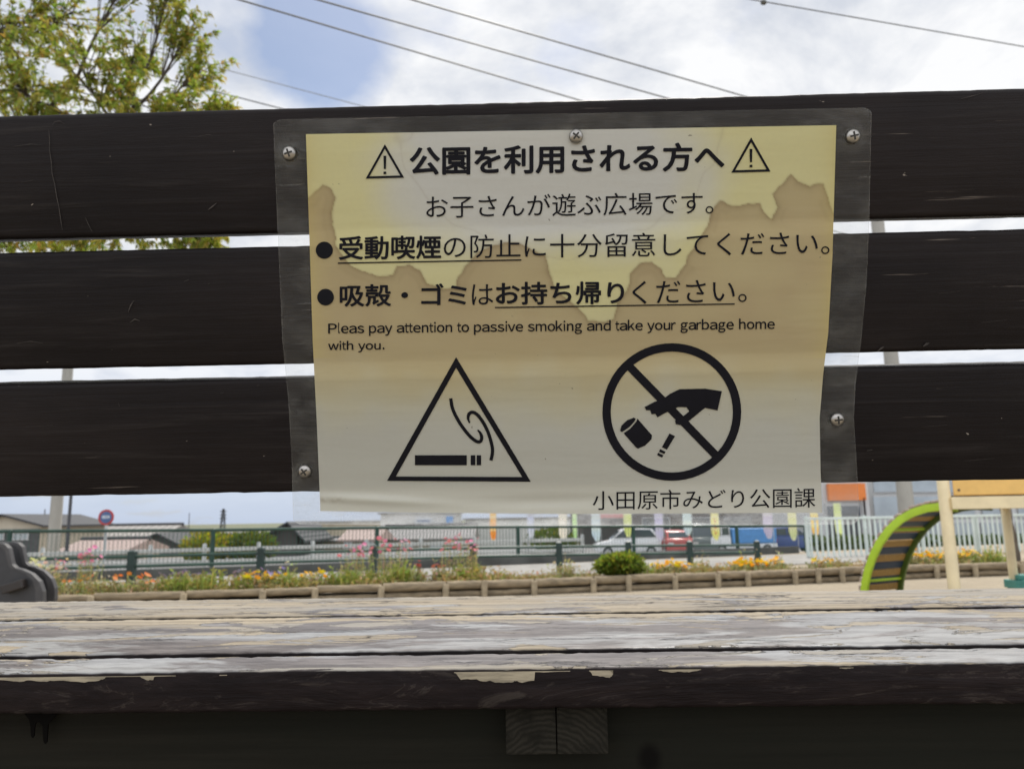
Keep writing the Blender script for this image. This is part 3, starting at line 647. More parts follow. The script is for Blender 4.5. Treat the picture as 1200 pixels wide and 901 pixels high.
col = mixc(col, edge_c, np.where(ins, np.exp(-((dist - 9) / 3.0) ** 2) * 0.10 * (n1 > .45), 0))
# second, faint tide line
faint = np.exp(-np.abs(np.hypot((X - 655) / 190, (Y - 165) / 125) + 0.16 * (n1 - .5) * 2 - 1) / 0.008) * 0.16; col = mixc(col, edge_c, faint)
# crease shadows are geometry; a few brown rust specks near the lower left corner
ws = np.exp(-(np.hypot(X - 675, Y - 160) / 9) ** 2) * 0.55 * vnoise(X, Y, 5, 11); col = mixc(col, np.array(srgb((90, 80, 66))), ws)
sp = np.exp(-(((X - 388) / 14) ** 2 + ((Y - 586) / 3) ** 2)) * 0.5; col = mixc(col, np.array(srgb((120, 95, 60))), sp * vnoise(X, Y, 3, 9))
m = MB(); WU = NU + 1
def crease(u, v):
    a = 0.0016 * math.exp(-(((v - 583 - 0.05 * (u - 380)) / 5) ** 2)) * math.exp(-(((u - 440) / 75) ** 2))
    b = -0.0012 * math.exp(-(((v - 588 + 0.02 * (u - 600)) / 7) ** 2)) * math.exp(-(((u - 640) / 90) ** 2))
    return a + b
for j in range(NV + 1):
    for i in range(WU):
        u_, v_ = uv[j, i]; m.v.append(sign_pt(u_, v_, warp(u_, v_) + crease(u_, v_))); m.c.append(tuple(col[j, i]))
for j in range(NV):
    for i in range(NU): m.f.append([j * WU + i, j * WU + i + 1, (j + 1) * WU + i + 1, (j + 1) * WU + i]); m.mi.append(0)
paper = mk('paper', m, M['paper'], notice, smooth=True, recalc=False)
# laminate: the clear border round the paper, its sealed outer rim painted with a pale edge highlight
m = MB(); N = 90; K = 10
def ring(fo, fi, fo_is_foot, a_hi):
    rows = []
    for i in range(N + 1):
        t = i / N; o = fo(t); q = fi(t)
        row = []
        for k in range(K + 1):
            w = (k / K) ** 1.6; u_ = o[0] * (1 - w) + q[0] * w; v_ = o[1] * (1 - w) + q[1] * w
            row.append((u_, v_, 1.0 if k == 0 else (0.9 if fo_is_foot and k == K else 0.0)))  # foot: pale glare line along the paper edge painted in
        rows.append(row)
    base = len(m.v)
    for row in rows:
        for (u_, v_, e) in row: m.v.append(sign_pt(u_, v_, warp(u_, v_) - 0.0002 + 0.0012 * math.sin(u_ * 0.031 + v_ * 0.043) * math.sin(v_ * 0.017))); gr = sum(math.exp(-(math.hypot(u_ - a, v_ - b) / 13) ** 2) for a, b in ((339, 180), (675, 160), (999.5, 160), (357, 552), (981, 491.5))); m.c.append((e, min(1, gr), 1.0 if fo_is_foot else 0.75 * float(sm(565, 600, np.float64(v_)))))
    for i in range(N):
        for k in range(K): m.f.append([base + i * (K + 1) + k, base + (i + 1) * (K + 1) + k, base + (i + 1) * (K + 1) + k + 1, base + i * (K + 1) + k + 1]); m.mi.append(0)
def rnd(f, g_lo, g_hi, amt=4.0):
    """rounds the outer corner"""
    def h(t):
        p = f(t); c = f(0.5); k = 0.0
        d = min(t, 1 - t) * 600
        if d < 7: k = amt * (1 - d / 7) ** 2
        cx, cy = 671, 371; L = math.hypot(cx - p[0], cy - p[1]); return (p[0] + (cx - p[0]) / L * k, p[1] + (cy - p[1]) / L * k)
    return h
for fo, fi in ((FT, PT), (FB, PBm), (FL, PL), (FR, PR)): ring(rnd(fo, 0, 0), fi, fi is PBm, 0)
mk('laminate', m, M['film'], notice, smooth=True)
# ---- lettering and pictograms, all printed on the paper
INK = 0.00035
def ink_at(u, v): return sign_pt(u, v, warp(u, v) + crease(u, v) + INK)
def text_mesh(body, bold):
    cu = bpy.data.curves.new('t', 'FONT'); cu.body = body; cu.size = 1.0; cu.offset = bold; cu.resolution_u = 4
    o = bpy.data.objects.new('t', cu); COL.objects.link(o)
    dg = bpy.context.evaluated_depsgraph_get(); dg.update()
    me = bpy.data.meshes.new_from_object(o.evaluated_get(dg)); bpy.data.objects.remove(o); bpy.data.curves.remove(cu)
    vs = [tuple(v.co) for v in me.vertices]; fs = [tuple(p.vertices) for p in me.polygons]; bpy.data.meshes.remove(me)
    return vs, fs
ARIAL = {'P': (667, 560), 'l': (222, 90), 'e': (556, 480), 'a': (556, 490), 's': (500, 440), 'p': (556, 470), 'y': (500, 480), 't': (278, 255), 'n': (556, 420), 'i': (222, 90), 'o': (556, 490), 'v': (500, 480), 'm': (833, 700), 'k': (500, 450), 'g': (556, 470), 'd': (556, 470), 'u': (556, 420), 'r': (333, 290), 'b': (556, 470), 'h': (556, 420), 'w': (722, 710), '.': (278, 95)}
def latin_mesh(body):
    """a line of grotesque Latin lettering, spaced letter by letter"""
    VS = []; FS = []; x = 0.0
    for ch in body:
        if ch == ' ': x += 0.278; continue
        adv, ink = ARIAL[ch]; vs, fs = text_mesh(chr(ord(ch) + 0xFEE0), 0.0)
        a = min(v[0] for v in vs); b = max(v[0] for v in vs); o = len(VS); lo = x + (adv - ink) / 2000
        VS += [(lo + (v[0] - a) / (b - a) * ink / 1000, v[1], 0) for v in vs]; FS += [tuple(o + i for i in f) for f in fs]; x += adv / 1000
    return VS, FS
def lettering(runs):
    m = MB()
    for body, quad, bold in runs:
        vs, fs = latin_mesh(body) if body[0].isascii() else text_mesh(body, 0.0 if bold > 0 else bold)
        if bold > 0:            # heavy weight: the outline struck several times over
            V0 = list(vs); F0 = list(fs)
            for k in range(12):
                o = len(vs); dx, dy = bold * math.cos(k * math.pi / 6), bold * math.sin(k * math.pi / 6); vs = vs + [(v[0] + dx, v[1] + dy, 0.0) for v in V0]; fs = fs + [tuple(o + i for i in f) for f in F0]
        nv = len(vs) / 13
        x0 = min(v[0] for v in vs); x1 = max(v[0] for v in vs); y0 = min(v[1] for v in vs); y1 = max(v[1] for v in vs)
        tl, tr, br, bl = quad; out = []
        for vi, v in enumerate(vs):
            a = (v[0] - x0) / (x1 - x0); b = (y1 - v[1]) / (y1 - y0)
            u_ = (tl[0] * (1 - a) + tr[0] * a) * (1 - b) + (bl[0] * (1 - a) + br[0] * a) * b
            v_ = (tl[1] * (1 - a) + tr[1] * a) * (1 - b) + (bl[1] * (1 - a) + br[1] * a) * b
            out.append(ink_at(u_, v_) + NB * (0.000006 * int(vi / nv) if bold > 0 else 0.0))
        m.add(out, fs)
    return m
def q4(x0, x1, t0, t1, b1, b0): return ((x0, t0), (x1, t1), (x1, b1), (x0, b0))
def bar(m, p, q, w):
    n = 24; d = Vector((q[0] - p[0], q[1] - p[1])); nrm = Vector((-d.y, d.x)).normalized() * (w / 2); vs = []
    for i in range(n + 1):
        c = Vector(p) + d * (i / n); vs += [ink_at(c.x + nrm.x, c.y + nrm.y), ink_at(c.x - nrm.x, c.y - nrm.y)]
    m.add(vs, [(2 * i, 2 * i + 1, 2 * i + 3, 2 * i + 2) for i in range(n)])
def disc(m, c, rx, ry=None, n=32):
    ry = ry or rx; m.add([ink_at(*c)] + [ink_at(c[0] + rx * math.cos(2 * math.pi * k / n), c[1] + ry * math.sin(2 * math.pi * k / n)) for k in range(n)], [(0, 1 + k, 1 + (k + 1) % n) for k in range(n)])
def poly_ink(m, pts): m.add([ink_at(*p) for p in pts], [tuple(range(len(pts)))])
def loop_ink(m, outer, inner, n=12):
    L = len(outer); o = []; q = []
    for i in range(L):
        for k in range(n):
            t = k / n; o.append([outer[i][j] * (1 - t) + outer[(i + 1) % L][j] * t for j in (0, 1)]); q.append([inner[i][j] * (1 - t) + inner[(i + 1) % L][j] * t for j in (0, 1)])
    T = len(o); m.add([ink_at(*p) for p in o] + [ink_at(*p) for p in q], [(i, (i + 1) % T, T + (i + 1) % T, T + i) for i in range(T)])
def put_ink(name, m, label=None): return tag(mk(name, m, M['ink'], paper, recalc=True), label)
BOLD = 0.021; LIGHT = 0
put_ink('lettering', lettering([('公園を利用される方へ', q4(480, 849, 172, 166.5, 200.5, 206), 0.026)]), 'bold heading at the top of the paper')
put_ink('lettering', lettering([('お子さんが遊ぶ広場です。', q4(499.5, 836, 229.5, 224.5, 251, 256), LIGHT)]), 'thin second line of the notice')
m = lettering([('受動喫煙', q4(397, 517, 277, 275.5, 303.5, 305), BOLD), ('の防止', q4(520, 610, 275.5, 274.5, 302, 303), LIGHT), ('に十分留意してください。', q4(615, 972, 274.5, 270.5, 298.5, 302.5), LIGHT)])
disc(m, (380, 293.3), 10); bar(m, (396, 308.5), (611, 304.8), 1.5); put_ink('lettering', m, 'first bulleted line, partly underlined')
m = lettering([('吸殻・ゴミ', q4(398, 547, 333, 332, 358.5, 359.5), BOLD), ('は', q4(553, 578, 333.5, 333, 357, 357.5), LIGHT), ('お持ち帰り', q4(581, 731.5, 330.5, 329.5, 356.5, 357.5), BOLD), ('ください。', q4(741, 875, 329.5, 327, 354, 356.5), LIGHT)])
disc(m, (381.5, 348.3), 9.8); bar(m, (580, 360.5), (861, 356.3), 1.5); put_ink('lettering', m, 'second bulleted line, partly underlined')
put_ink('lettering', lettering([('Pleas pay attention to passive smoking and take your garbage home', q4(384.5, 908, 378.3, 373, 389.2, 394.5), 0.014), ('with you.', q4(384.5, 450.5, 399.5, 399, 412.6, 413.2), 0.014)]), 'two lines of small English text')
put_ink('lettering', lettering([('小田原市みどり公園課', q4(694.5, 955.5, 575, 571.3, 594.5, 597.5), LIGHT)]), 'signature line at the foot of the paper')
for (ap, l, r, ex, mk_) in (((451, 169.3), (428.5, 209.6), (473.5, 208.4), (451, 0), 0), ((880.3, 161.3), (857, 202.6), (903, 201.3), (880, 0), 0)):
    m = MB(); cxm = (ap[0] + l[0] + r[0]) / 3; cym = (ap[1] + l[1] + r[1]) / 3; sc = lambda p, k: (cxm + (p[0] - cxm) * k, cym + (p[1] - cym) * k)
    loop_ink(m, [ap, l, r], [sc(ap, 0.80), sc(l, 0.80), sc(r, 0.80)])
    ty = ap[1] + 13.5
    poly_ink(m, [(cxm - 1.7, ty), (cxm + 1.7, ty), (cxm + 1.2, ty + 15.5), (cxm - 1.2, ty + 15.5)]); poly_ink(m, [(cxm - 1.6, ty + 18.5), (cxm + 1.6, ty + 18.5), (cxm + 1.6, ty + 21.5), (cxm - 1.6, ty + 21.5)])
    put_ink('warning_triangle', m)
m = MB(); loop_ink(m, [(534.5, 418.5), (453.5, 563.3), (622, 564.3)], [(534.5, 431), (463.8, 558.2), (612, 558.8)], 24)
poly_ink(m, [(486.2, 533.3), (547, 533.3), (547, 545), (486.2, 545)]); poly_ink(m, [(551.6, 533.3), (557, 533.3), (557, 545), (551.6, 545)]); poly_ink(m, [(558.6, 533.3), (563.8, 533.3), (563.8, 545), (558.6, 545)])
def stroke(m, pts, w):
    P = [Vector((320 + x / 3.3333, 390 + y / 3.3333)) for x, y in pts]; Q = []
    for i in range(len(P) - 1):       # Catmull-Rom
        a, b, c, d = P[max(i - 1, 0)], P[i], P[i + 1], P[min(i + 2, len(P) - 1)]
        for k in range(6):
            t = k / 6; Q.append(0.5 * ((2 * b) + (c - a) * t + (2 * a - 5 * b + 4 * c - d) * t * t + (3 * b - a - 3 * c + d) * t ** 3))
    Q.append(P[-1]); n = len(Q); vs = []
    for i, p in enumerate(Q):
        tg = (Q[min(i + 1, n - 1)] - Q[max(i - 1, 0)]).normalized(); nr = Vector((-tg.y, tg.x)); t = i / (n - 1); ww = w(t) / 2
        vs += [ink_at(p.x + nr.x * ww, p.y + nr.y * ww), ink_at(p.x - nr.x * ww, p.y - nr.y * ww)]
    m.add(vs, [(2 * i, 2 * i + 1, 2 * i + 3, 2 * i + 2) for i in range(n - 1)])
stroke(m, [(694, 256), (702, 298), (728, 350), (762, 396), (790, 421), (808, 425), (815, 410), (810, 392), (799, 379)], lambda t: 3.9 if t < 0.8 else 3.9 - 2.2 * (t - 0.8) / 0.2)
stroke(m, [(768, 352), (762, 335), (765, 318), (778, 310), (798, 320), (822, 352), (842, 394), (855, 440), (857, 468), (851, 498)], lambda t: 3.9 if t > 0.2 else 1.7 + 2.2 * t / 0.2)
put_ink('smoking_pictogram', m, 'triangle around a lit cigarette with curling smoke')
m = MB(); C = (787.3, 482.7); n = 64
ov = [(C[0] + 81.3 * math.cos(2 * math.pi * k / n), C[1] + 80.5 * math.sin(2 * math.pi * k / n)) for k in range(n)]; iv = [(C[0] + 71.6 * math.cos(2 * math.pi * k / n), C[1] + 70.8 * math.sin(2 * math.pi * k / n)) for k in range(n)]
loop_ink(m, ov, iv, 1); bar(m, (737.5, 429.3), (839.5, 534), 9.5)
Z = lambda pts: [(660 + x / 3.3333, 390 + y / 3.3333) for x, y in pts]
INK = 0.00040
poly_ink(m, Z([(318, 290), (355, 270), (372, 264), (385, 262), (418, 238), (455, 220), (555, 218), (620, 228), (603, 303), (555, 293), (524, 316), (495, 310), (482, 290), (448, 290), (432, 298), (400, 312), (368, 330), (360, 316), (345, 318), (340, 302), (325, 302)]))
INK = 0.00045
poly_ink(m, Z([(556, 291), (524, 317), (490, 345), (465, 360), (440, 357), (437, 342), (468, 326), (494, 306)]))
INK = 0.00035
poly_ink(m, Z([(236, 392), (262, 374), (286, 346), (290, 335), (347, 400), (345, 415), (320, 440), (292, 452), (284, 447)])); poly_ink(m, Z([(223, 380), (228, 362), (250, 341), (276, 331), (283, 335), (279, 346), (258, 368), (232, 386), (226, 386)]))
poly_ink(m, Z([(415, 393), (437, 403), (405, 456), (386, 446)])); poly_ink(m, Z([(379, 454), (400, 464), (395, 473), (374, 464)])); poly_ink(m, Z([(371, 468), (392, 478), (386, 487), (367, 477)]))
put_ink('litter_pictogram', m, 'barred circle with a hand dropping a can and a cigarette end')
# ---- screws
for (u_, v_, rot) in ((339, 180, 0.3), (675, 160, 0.9), (999.5, 160, 0.2), (357, 552, 0.6), (981, 491.5, 0.1)):
    r = 0.0040; c = sign_pt(u_, v_, warp(u_, v_) + 0.0006)
    m = MB(); m.lathe([(r * 0.98, -0.003), (r, 0.0), (r * 0.97, 0.0006), (r * 0.86, 0.0013), (r * 0.66, 0.0019), (r * 0.36, 0.0023), (r * 0.08, 0.0024)], c, NB, 28)
    sc_ = mk('screw', m, M['steel'], notice, smooth=True)
    m = MB(); a = (E1 * math.cos(rot) + E2 * math.sin(rot)); b = NB.cross(a)
    for d1, d2 in ((a, b), (b, a)):
        rm = Matrix((d1, d2, NB)).transposed(); m.box(c + NB * (0.00205 + (0.00002 if d1 is a else 0)), (r * 1.15, r * 0.24, 0.0009), rm)
    mk('cross_recess', m, M['steel_dark'], sc_)

# ================================================================== PARK FURNITURE
# spring rider at the far left: two charcoal side panels with thick rims
def rider():
    d0 = 6.0; base = at(-22, 705, d0); t = thing('spring_rider', 'charcoal grey plastic spring rider toy at the left edge of the picture', 'playground toy', (base.x, d0, gz(base.x, d0)))
    half = [(0, 636), (5, 637), (10, 642), (12, 652), (14, 661), (18, 665), (26, 667), (37, 672), (46, 681), (50, 693), (50, 706), (46, 722), (34, 732)]
    outline = half + [(-44 - (x - 0), y) for x, y in reversed(half)]
    for k, dep in enumerate((d0, d0 + 0.30)):
        poly_ = [at(x, y, d0) + Vector((-0.085 if k else 0.0, dep - d0, 0.0)) for x, y in outline]
        cx = sum((p.x for p in poly_)) / len(poly_); cz = sum((p.z for p in poly_)) / len(poly_); cen = Vector((cx, dep, cz))
        inn = [cen + (p - cen) * 0.88 for p in poly_]; n = len(poly_)
        m = MB(); m.cur = 0
        m.add(poly_ + inn + [p + Vector((0, 0.05, 0)) for p in poly_], [(i, (i + 1) % n, n + (i + 1) % n, n + i) for i in range(n)] + [(i, 2 * n + i, 2 * n + (i + 1) % n, (i + 1) % n) for i in range(n)] + [tuple(2 * n + i for i in range(n))])
        mk('panel_rim', m, M['grey_rim'], t, bevel=0.006)
        m = MB(); m.add([p + Vector((0, 0.008, 0)) for p in inn], [tuple(range(n))]); m.add(inn + [p + Vector((0, 0.008, 0)) for p in inn], [(i, (i + 1) % n, n + (i + 1) % n, n + i) for i in range(n)])
        mk('side_panel', m, M['grey_plastic'], t)
        a = at(7, 690, d0); b = at(32, 683, d0); off = Vector((-0.085 if k else 0, dep - d0, 0))
        m = MB(); m.box((a + b) / 2 + off + Vector((0, -0.03, 0)), ((b - a).length, 0.07, 0.066), Matrix.Rotation(-0.28, 3, 'Y')); mk('foot_peg', m, M['peg'], t, bevel=0.008)
    m = MB(); bx, bz0 = base.x, gz(base.x, d0); top = at(-22, 728, d0).z
    m.tube([(bx + 0.09 * math.cos(a * 0.5), d0 + 0.17 + 0.09 * math.sin(a * 0.5), bz0 + 0.02 + (top - bz0 - 0.02) * a / 60) for a in range(61)], 0.016, 8); mk('spring', m, M['spring'], t, smooth=True)
    m = MB(); m.box((bx - 0.03, d0 + 0.17, at(0, 700, d0).z), (0.30, 0.24, 0.05)); mk('seat', m, M['grey_plastic'], t, bevel=0.01)
rider()
# log edging round the flower bed
LOGP = [(-90, 713, 9.0), (0, 708, 9.3), (110, 706, 9.5), (218, 704, 9.6), (310, 702, 9.75), (371, 700.5, 9.9), (448, 698, 10.0), (523, 696, 10.15), (568, 695, 10.25), (626, 693.5, 10.4), (695, 691, 10.6), (736, 689.5, 10.7), (790, 687.5, 10.85), (840, 686, 11.0), (875, 685, 11.1), (930, 683, 11.3), (957, 682, 11.4), (985, 681.5, 11.5), (1040, 679, 11.7), (1095, 677, 11.9), (1140, 676, 12.05), (1195, 675, 12.2), (1290, 672, 12.5)]
lp = []
for (u_, v_, d_) in LOGP: p = at(u_, v_, d_); lp.append(Vector((p.x, p.y, 0.0)))
edging = thing('log_edging', 'low border of weathered round logs and short stakes along the flower bed', 'border', (0, 10.3, 0))
rg = random.Random(5)
for i in range(len(lp) - 1):
    a, b = lp[i], lp[i + 1]; dr = (b - a).normalized()
    for k, (r, z) in enumerate(((0.040, 0.040), (0.054, 0.152))):
        jz = rg.uniform(-0.006, 0.006); m = MB(); n = 7
        pts = [a.lerp(b, t / n) + dr * (0.008 if t == 0 else (-0.008 if t == n else 0)) + Vector((0, -0.014 * k + rg.uniform(-.004, .004), z + jz - 0.03 * max(0, 1 - i / 6) + rg.uniform(-.003, .003))) for t in range(n + 1)]
        m.tube(pts, [r * (0.84 if i < 6 else 1.0) * rg.uniform(0.93, 1.06) for _ in pts], 12); mk('log', m, M['log'], edging, smooth=True)
for i, p in enumerate(lp):
    m = MB(); c = p + Vector((0, -0.085, 0)); h = (0.205 if i in (1, 8, 11, 16, 17) else 0.175) - 0.03 * max(0, 1 - i / 6)
    m.tube([c + Vector((0, 0, -0.1)), c + Vector((0, 0, h - 0.01)), c + Vector((0, 0, h))], [0.040, 0.040, 0.033], 12); mk('stake', m, M['log_end'], edging, smooth=True)
# soil of the bed, a raised sheet behind the logs
m = MB(); n = 40
bed = []
def lpt(t):
    f = t * (len(lp) - 1); i = min(int(f), len(lp) - 2); return lp[i].lerp(lp[i + 1], f - i)
def bed_depth(t): return 1.0
rows = 5
for j in range(rows + 1):
    for i in range(121):
        p = lpt(i / 120); m.v.append(Vector((p.x, p.y + 0.03 + j / rows * 1.15, 0.11 + 0.05 * math.sin(math.pi * j / rows) + rg.uniform(-0.012, 0.012) - (0.10 if j == rows else 0)))); m.c.append(None)
for j in range(rows):
    for i in range(120): m.f.append([j * 121 + i, j * 121 + i + 1, (j + 1) * 121 + i + 1, (j + 1) * 121 + i]); m.mi.append(0)
tag(mk('flower_bed_soil', m, M['soil'], smooth=True), kind='structure')

# ---- chain-link fence
CF = [(-230, 13.2), (12, 14.0), (250, 15.0), (442, 16.0), (607, 17.0), (742, 18.0), (863, 19.1), (943, 20.0)]
CFT = [625, 622.5, 621, 618.2, 617.2, 616.6, 616.2, 616]
fpts = []
for (u_, d_), tv in zip(CF, CFT): p = at(u_, tv, d_); fpts.append((p.x, d_, p.z))
chain = thing('chain_link_fence', 'green chain link fence with thin round posts and top rail behind the flower bed', 'fence', (0, 17, 0))
for (x, y, zt) in fpts:
    z0 = gz(x, y) - 0.1; m = MB(); m.tube([(x, y, z0), (x, y, zt + 0.02), (x, y, zt + 0.035)], [0.042, 0.042, 0.02], 10); mk('post', m, M['green_paint'], chain, smooth=True)
for a, b in zip(fpts[:-1], fpts[1:]):
    m = MB(); m.tube([a, b], 0.030, 8); mk('top_rail', m, M['green_paint'], chain, smooth=True)
    A, B = Vector(a), Vector(b); L = (B - A).length; nw = int(L / 0.072); m = MB(); w = 0.0036
    for i in range(nw):
        x0 = i / nw; z_t = A.z + (B.z - A.z) * x0; nz_ = int((z_t - 0.06) / 0.072)
        for sgn in (0, 1):
            pts = []
            for j in range(nz_ + 1):
                xx = x0 + (0.5 / nw) * (((j + sgn) % 2)); pts.append(A.lerp(B, xx) * 1.0); pts[-1].z = z_t - 0.03 - j * 0.072; pts[-1].y += 0.004 * sgn
            for p, q in zip(pts[:-1], pts[1:]):
                sd = Vector((w, 0, 0)); dp = Vector((0, w, 0)); m.add([p - sd, p + dp, p + sd, q - sd, q + dp, q + sd], [(0, 1, 4, 3), (1, 2, 5, 4), (2, 0, 3, 5)])
    mk('wire_mesh', m, M['green_wire'], chain, recalc=False)
# ---- low double-rail fence with thick posts
LF = [(-150, 11.2), (0, 11.6), (155, 12.0), (306, 12.5), (438, 13.1), (554, 13.7), (655, 14.3), (736, 15.0), (808, 15.6), (887, 16.2)]
LV = [659, 656, 652, 648, 645, 642, 640.5, 639.5, 639, 638.5]
lpts = []
for (u_, d_), tv in zip(LF, LV): p = at(u_, tv, d_); lpts.append(Vector((p.x, d_, p.z)))
low = thing('low_rail_fence', 'low dark green fence of two rails between thick square posts', 'fence', (0, 13.5, 0))
for p in lpts:
    m = MB(); h = p.z + 0.075; m.box((p.x, p.y, h / 2), (0.105, 0.105, h)); m.add([(p.x - .0525, p.y - .0525, h), (p.x + .0525, p.y - .0525, h), (p.x + .0525, p.y + .0525, h), (p.x - .0525, p.y + .0525, h), (p.x, p.y, h + 0.03)], [(0, 1, 4), (1, 2, 4), (2, 3, 4), (3, 0, 4)])
    mk('post', m, M['bollard'], low, recalc=False)
for a, b in zip(lpts[:-1], lpts[1:]):
    for dz in (0, -0.145):
        m = MB(); m.tube([a + Vector((0, 0, dz)), b + Vector((0, 0, dz))], 0.024, 8); mk('rail', m, M['green_paint'], low, smooth=True)
# ---- white roadside guard fence
gp = []
for u_ in range(-190, 700, 62):
    k = (u_ - 600) / FPX; d_ = 20.6 / (1 - 0.36 * k); gp.append((k * d_, d_))
guard = thing('roadside_guard_fence', 'white roadside guard fence with three broad beams beyond the green fence', 'guard fence', (0, 20, -0.45))
for (x, y) in gp:
    z0 = gz(x, y); m = MB(); m.tube([(x, y, z0 - 0.05), (x, y, z0 + 0.93), (x, y, z0 + 0.96)], [0.045, 0.045, 0.03], 10); mk('post', m, M['white_rail'], guard, smooth=True)
for dz in (0.28, 0.55, 0.82):
    m = MB(); a = Vector((*gp[0], -0.45 + dz)); b = Vector((*gp[-1], -0.45 + dz)); d = (b - a); ang = math.atan2(d.y, d.x)
    m.box((a + b) / 2 + Vector((0.02, -0.06, 0)), (d.length, 0.03, 0.085), Matrix.Rotation(ang, 3, 'Z')); mk('beam', m, M['white_rail'], guard, bevel=0.01)
# ---- low dark strip, drawn as boxes along the foot of the fence
kw = MB(); pa = [at(u_, 675, d_) for u_, d_ in ((-200, 12.7), (300, 14.6), (943, 19.3))]
for a, b in zip(pa[:-1], pa[1:]):
    d = b - a; kw.box(((a.x + b.x) / 2, (a.y + b.y) / 2 + 0.35, 0.07), (math.hypot(d.x, d.y), 0.12, 0.20), Matrix.Rotation(math.atan2(d.y, d.x), 3, 'Z'))
tag(mk('dark_low_strip', kw, M['rock'], bevel=0.01), 'dark low strip along the foot of the chain link fence', 'kerb wall')
# ---- pale steel picket fence on the right
picket = thing('picket_fence', 'pale green steel picket fence behind the climbing arch on the right', 'fence', (10, 18.6, 0))
pf = []
for (u_, d_, tv) in ((945, 17.6, 606.5), (1265, 19.3, 603)): p = at(u_, tv, d_); pf.append(Vector((p.x, d_, p.z)))
A, B = pf; L = (B - A).length; n = int(L / 0.138); dr = (B - A).normalized(); ang = math.atan2(dr.y, dr.x); RZ = Matrix.Rotation(ang, 3, 'Z')
for i in range(min(n, 60)):
    p = A.lerp(B, (i + 0.5) / n); m = MB(); m.box((p.x, p.y, (p.z - 0.12) / 2 + 0.02), (0.042, 0.022, p.z + 0.10), RZ); mk('picket', m, M['pale_green'], picket)
for z_ in (0.0, -0.95):
    m = MB(); c = (A + B) / 2; m.box((c.x, c.y - 0.034, c.z + z_), (L, 0.04, 0.055), RZ); mk('rail', m, M['pale_green'], picket, bevel=0.006)
for i in range(6):
    p = A.lerp(B, i / 5); m = MB(); m.box((p.x, p.y + 0.05, p.z / 2 - 0.02), (0.06, 0.06, p.z + 0.1), RZ); mk('post', m, M['pale_green'], picket)

# ---- climbing arch
def arch_thing():
    d0 = 9.6; b0 = at(1012, 694, d0); b0.z = 0.0
    t = thing('climbing_arch', 'arched playground climber with lime green frame and navy and ochre treads', 'playground climber', (b0.x, b0.y, 0))
    # curve of the near side frame, in photo pixels, moving a little towards the camera as it rises
    cur = [(1012.5, 700), (1014, 684), (1017.5, 668), (1023, 652), (1031, 636), (1042, 621), (1055, 609), (1070, 600.5), (1086, 595.5), (1102, 593.5), (1122, 594.5)]
    near = []
    for i, (u_, v_) in enumerate(cur): near.append(at(u_, v_, d0 - 1.0 * (i / (len(cur) - 1)) ** 1.3))
    Wv = Vector((0.60, 0.36, 0.0)); far_ = [p + Wv for p in near]
    def rail(pts, name, m_, h=0.088):
        m = MB(); n = len(pts); vs = []
        for i, p in enumerate(pts):
            tg = (pts[min(i + 1, n - 1)] - pts[max(i - 1, 0)]).normalized(); w = Wv.normalized(); nr = w.cross(tg).normalized()
            if nr.z < 0: nr = -nr
            for (sa, sb) in ((-1, -1), (1, -1), (1, 1), (-1, 1)): vs.append(p + nr * (sa * h / 2) + w * (sb * 0.02))
        fs = [(4 * i + j, 4 * i + (j + 1) % 4, 4 * i + 4 + (j + 1) % 4, 4 * i + 4 + j) for i in range(n - 1) for j in range(4)] + [(3, 2, 1, 0), tuple(4 * (n - 1) + j for j in range(4))]
        m.add(vs, fs); return mk(name, m, m_, t, smooth=True, bevel=0.006)
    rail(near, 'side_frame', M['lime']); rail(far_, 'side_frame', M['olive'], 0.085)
    # treads between the frames
    def cpt(f):
        f *= len(near) - 1; i = min(int(f), len(near) - 2); return near[i].lerp(near[i + 1], f - i), (near[i + 1] - near[i]).normalized()
    nt = 17
    for i in range(nt):
        p, tg = cpt(0.06 + 0.86 * i / (nt - 1)); w = Wv.normalized(); nr = w.cross(tg).normalized()
        if nr.z < 0: nr = -nr
        rm = Matrix((tg, w, nr)).transposed(); c = p + Wv * 0.5 + nr * 0.025
        m = MB(); m.box(c, (0.088, Wv.length - 0.05, 0.028), rm); mk('tread', m, M['navy'] if i % 2 else M['tan'], t, bevel=0.004)
        m = MB(); m.box(p + Wv * 0.5 + nr * 0.062, (0.07, Wv.length + 0.03, 0.03), rm); mk('tread_cap', m, M['pinkgrey'], t, bevel=0.012)
    for f in (0.12, 0.50):
        p, tg = cpt(f); m = MB(); m.tube([p, p + Wv], 0.018, 8); mk('cross_bar', m, M['lime'], t, smooth=True)
arch_thing()
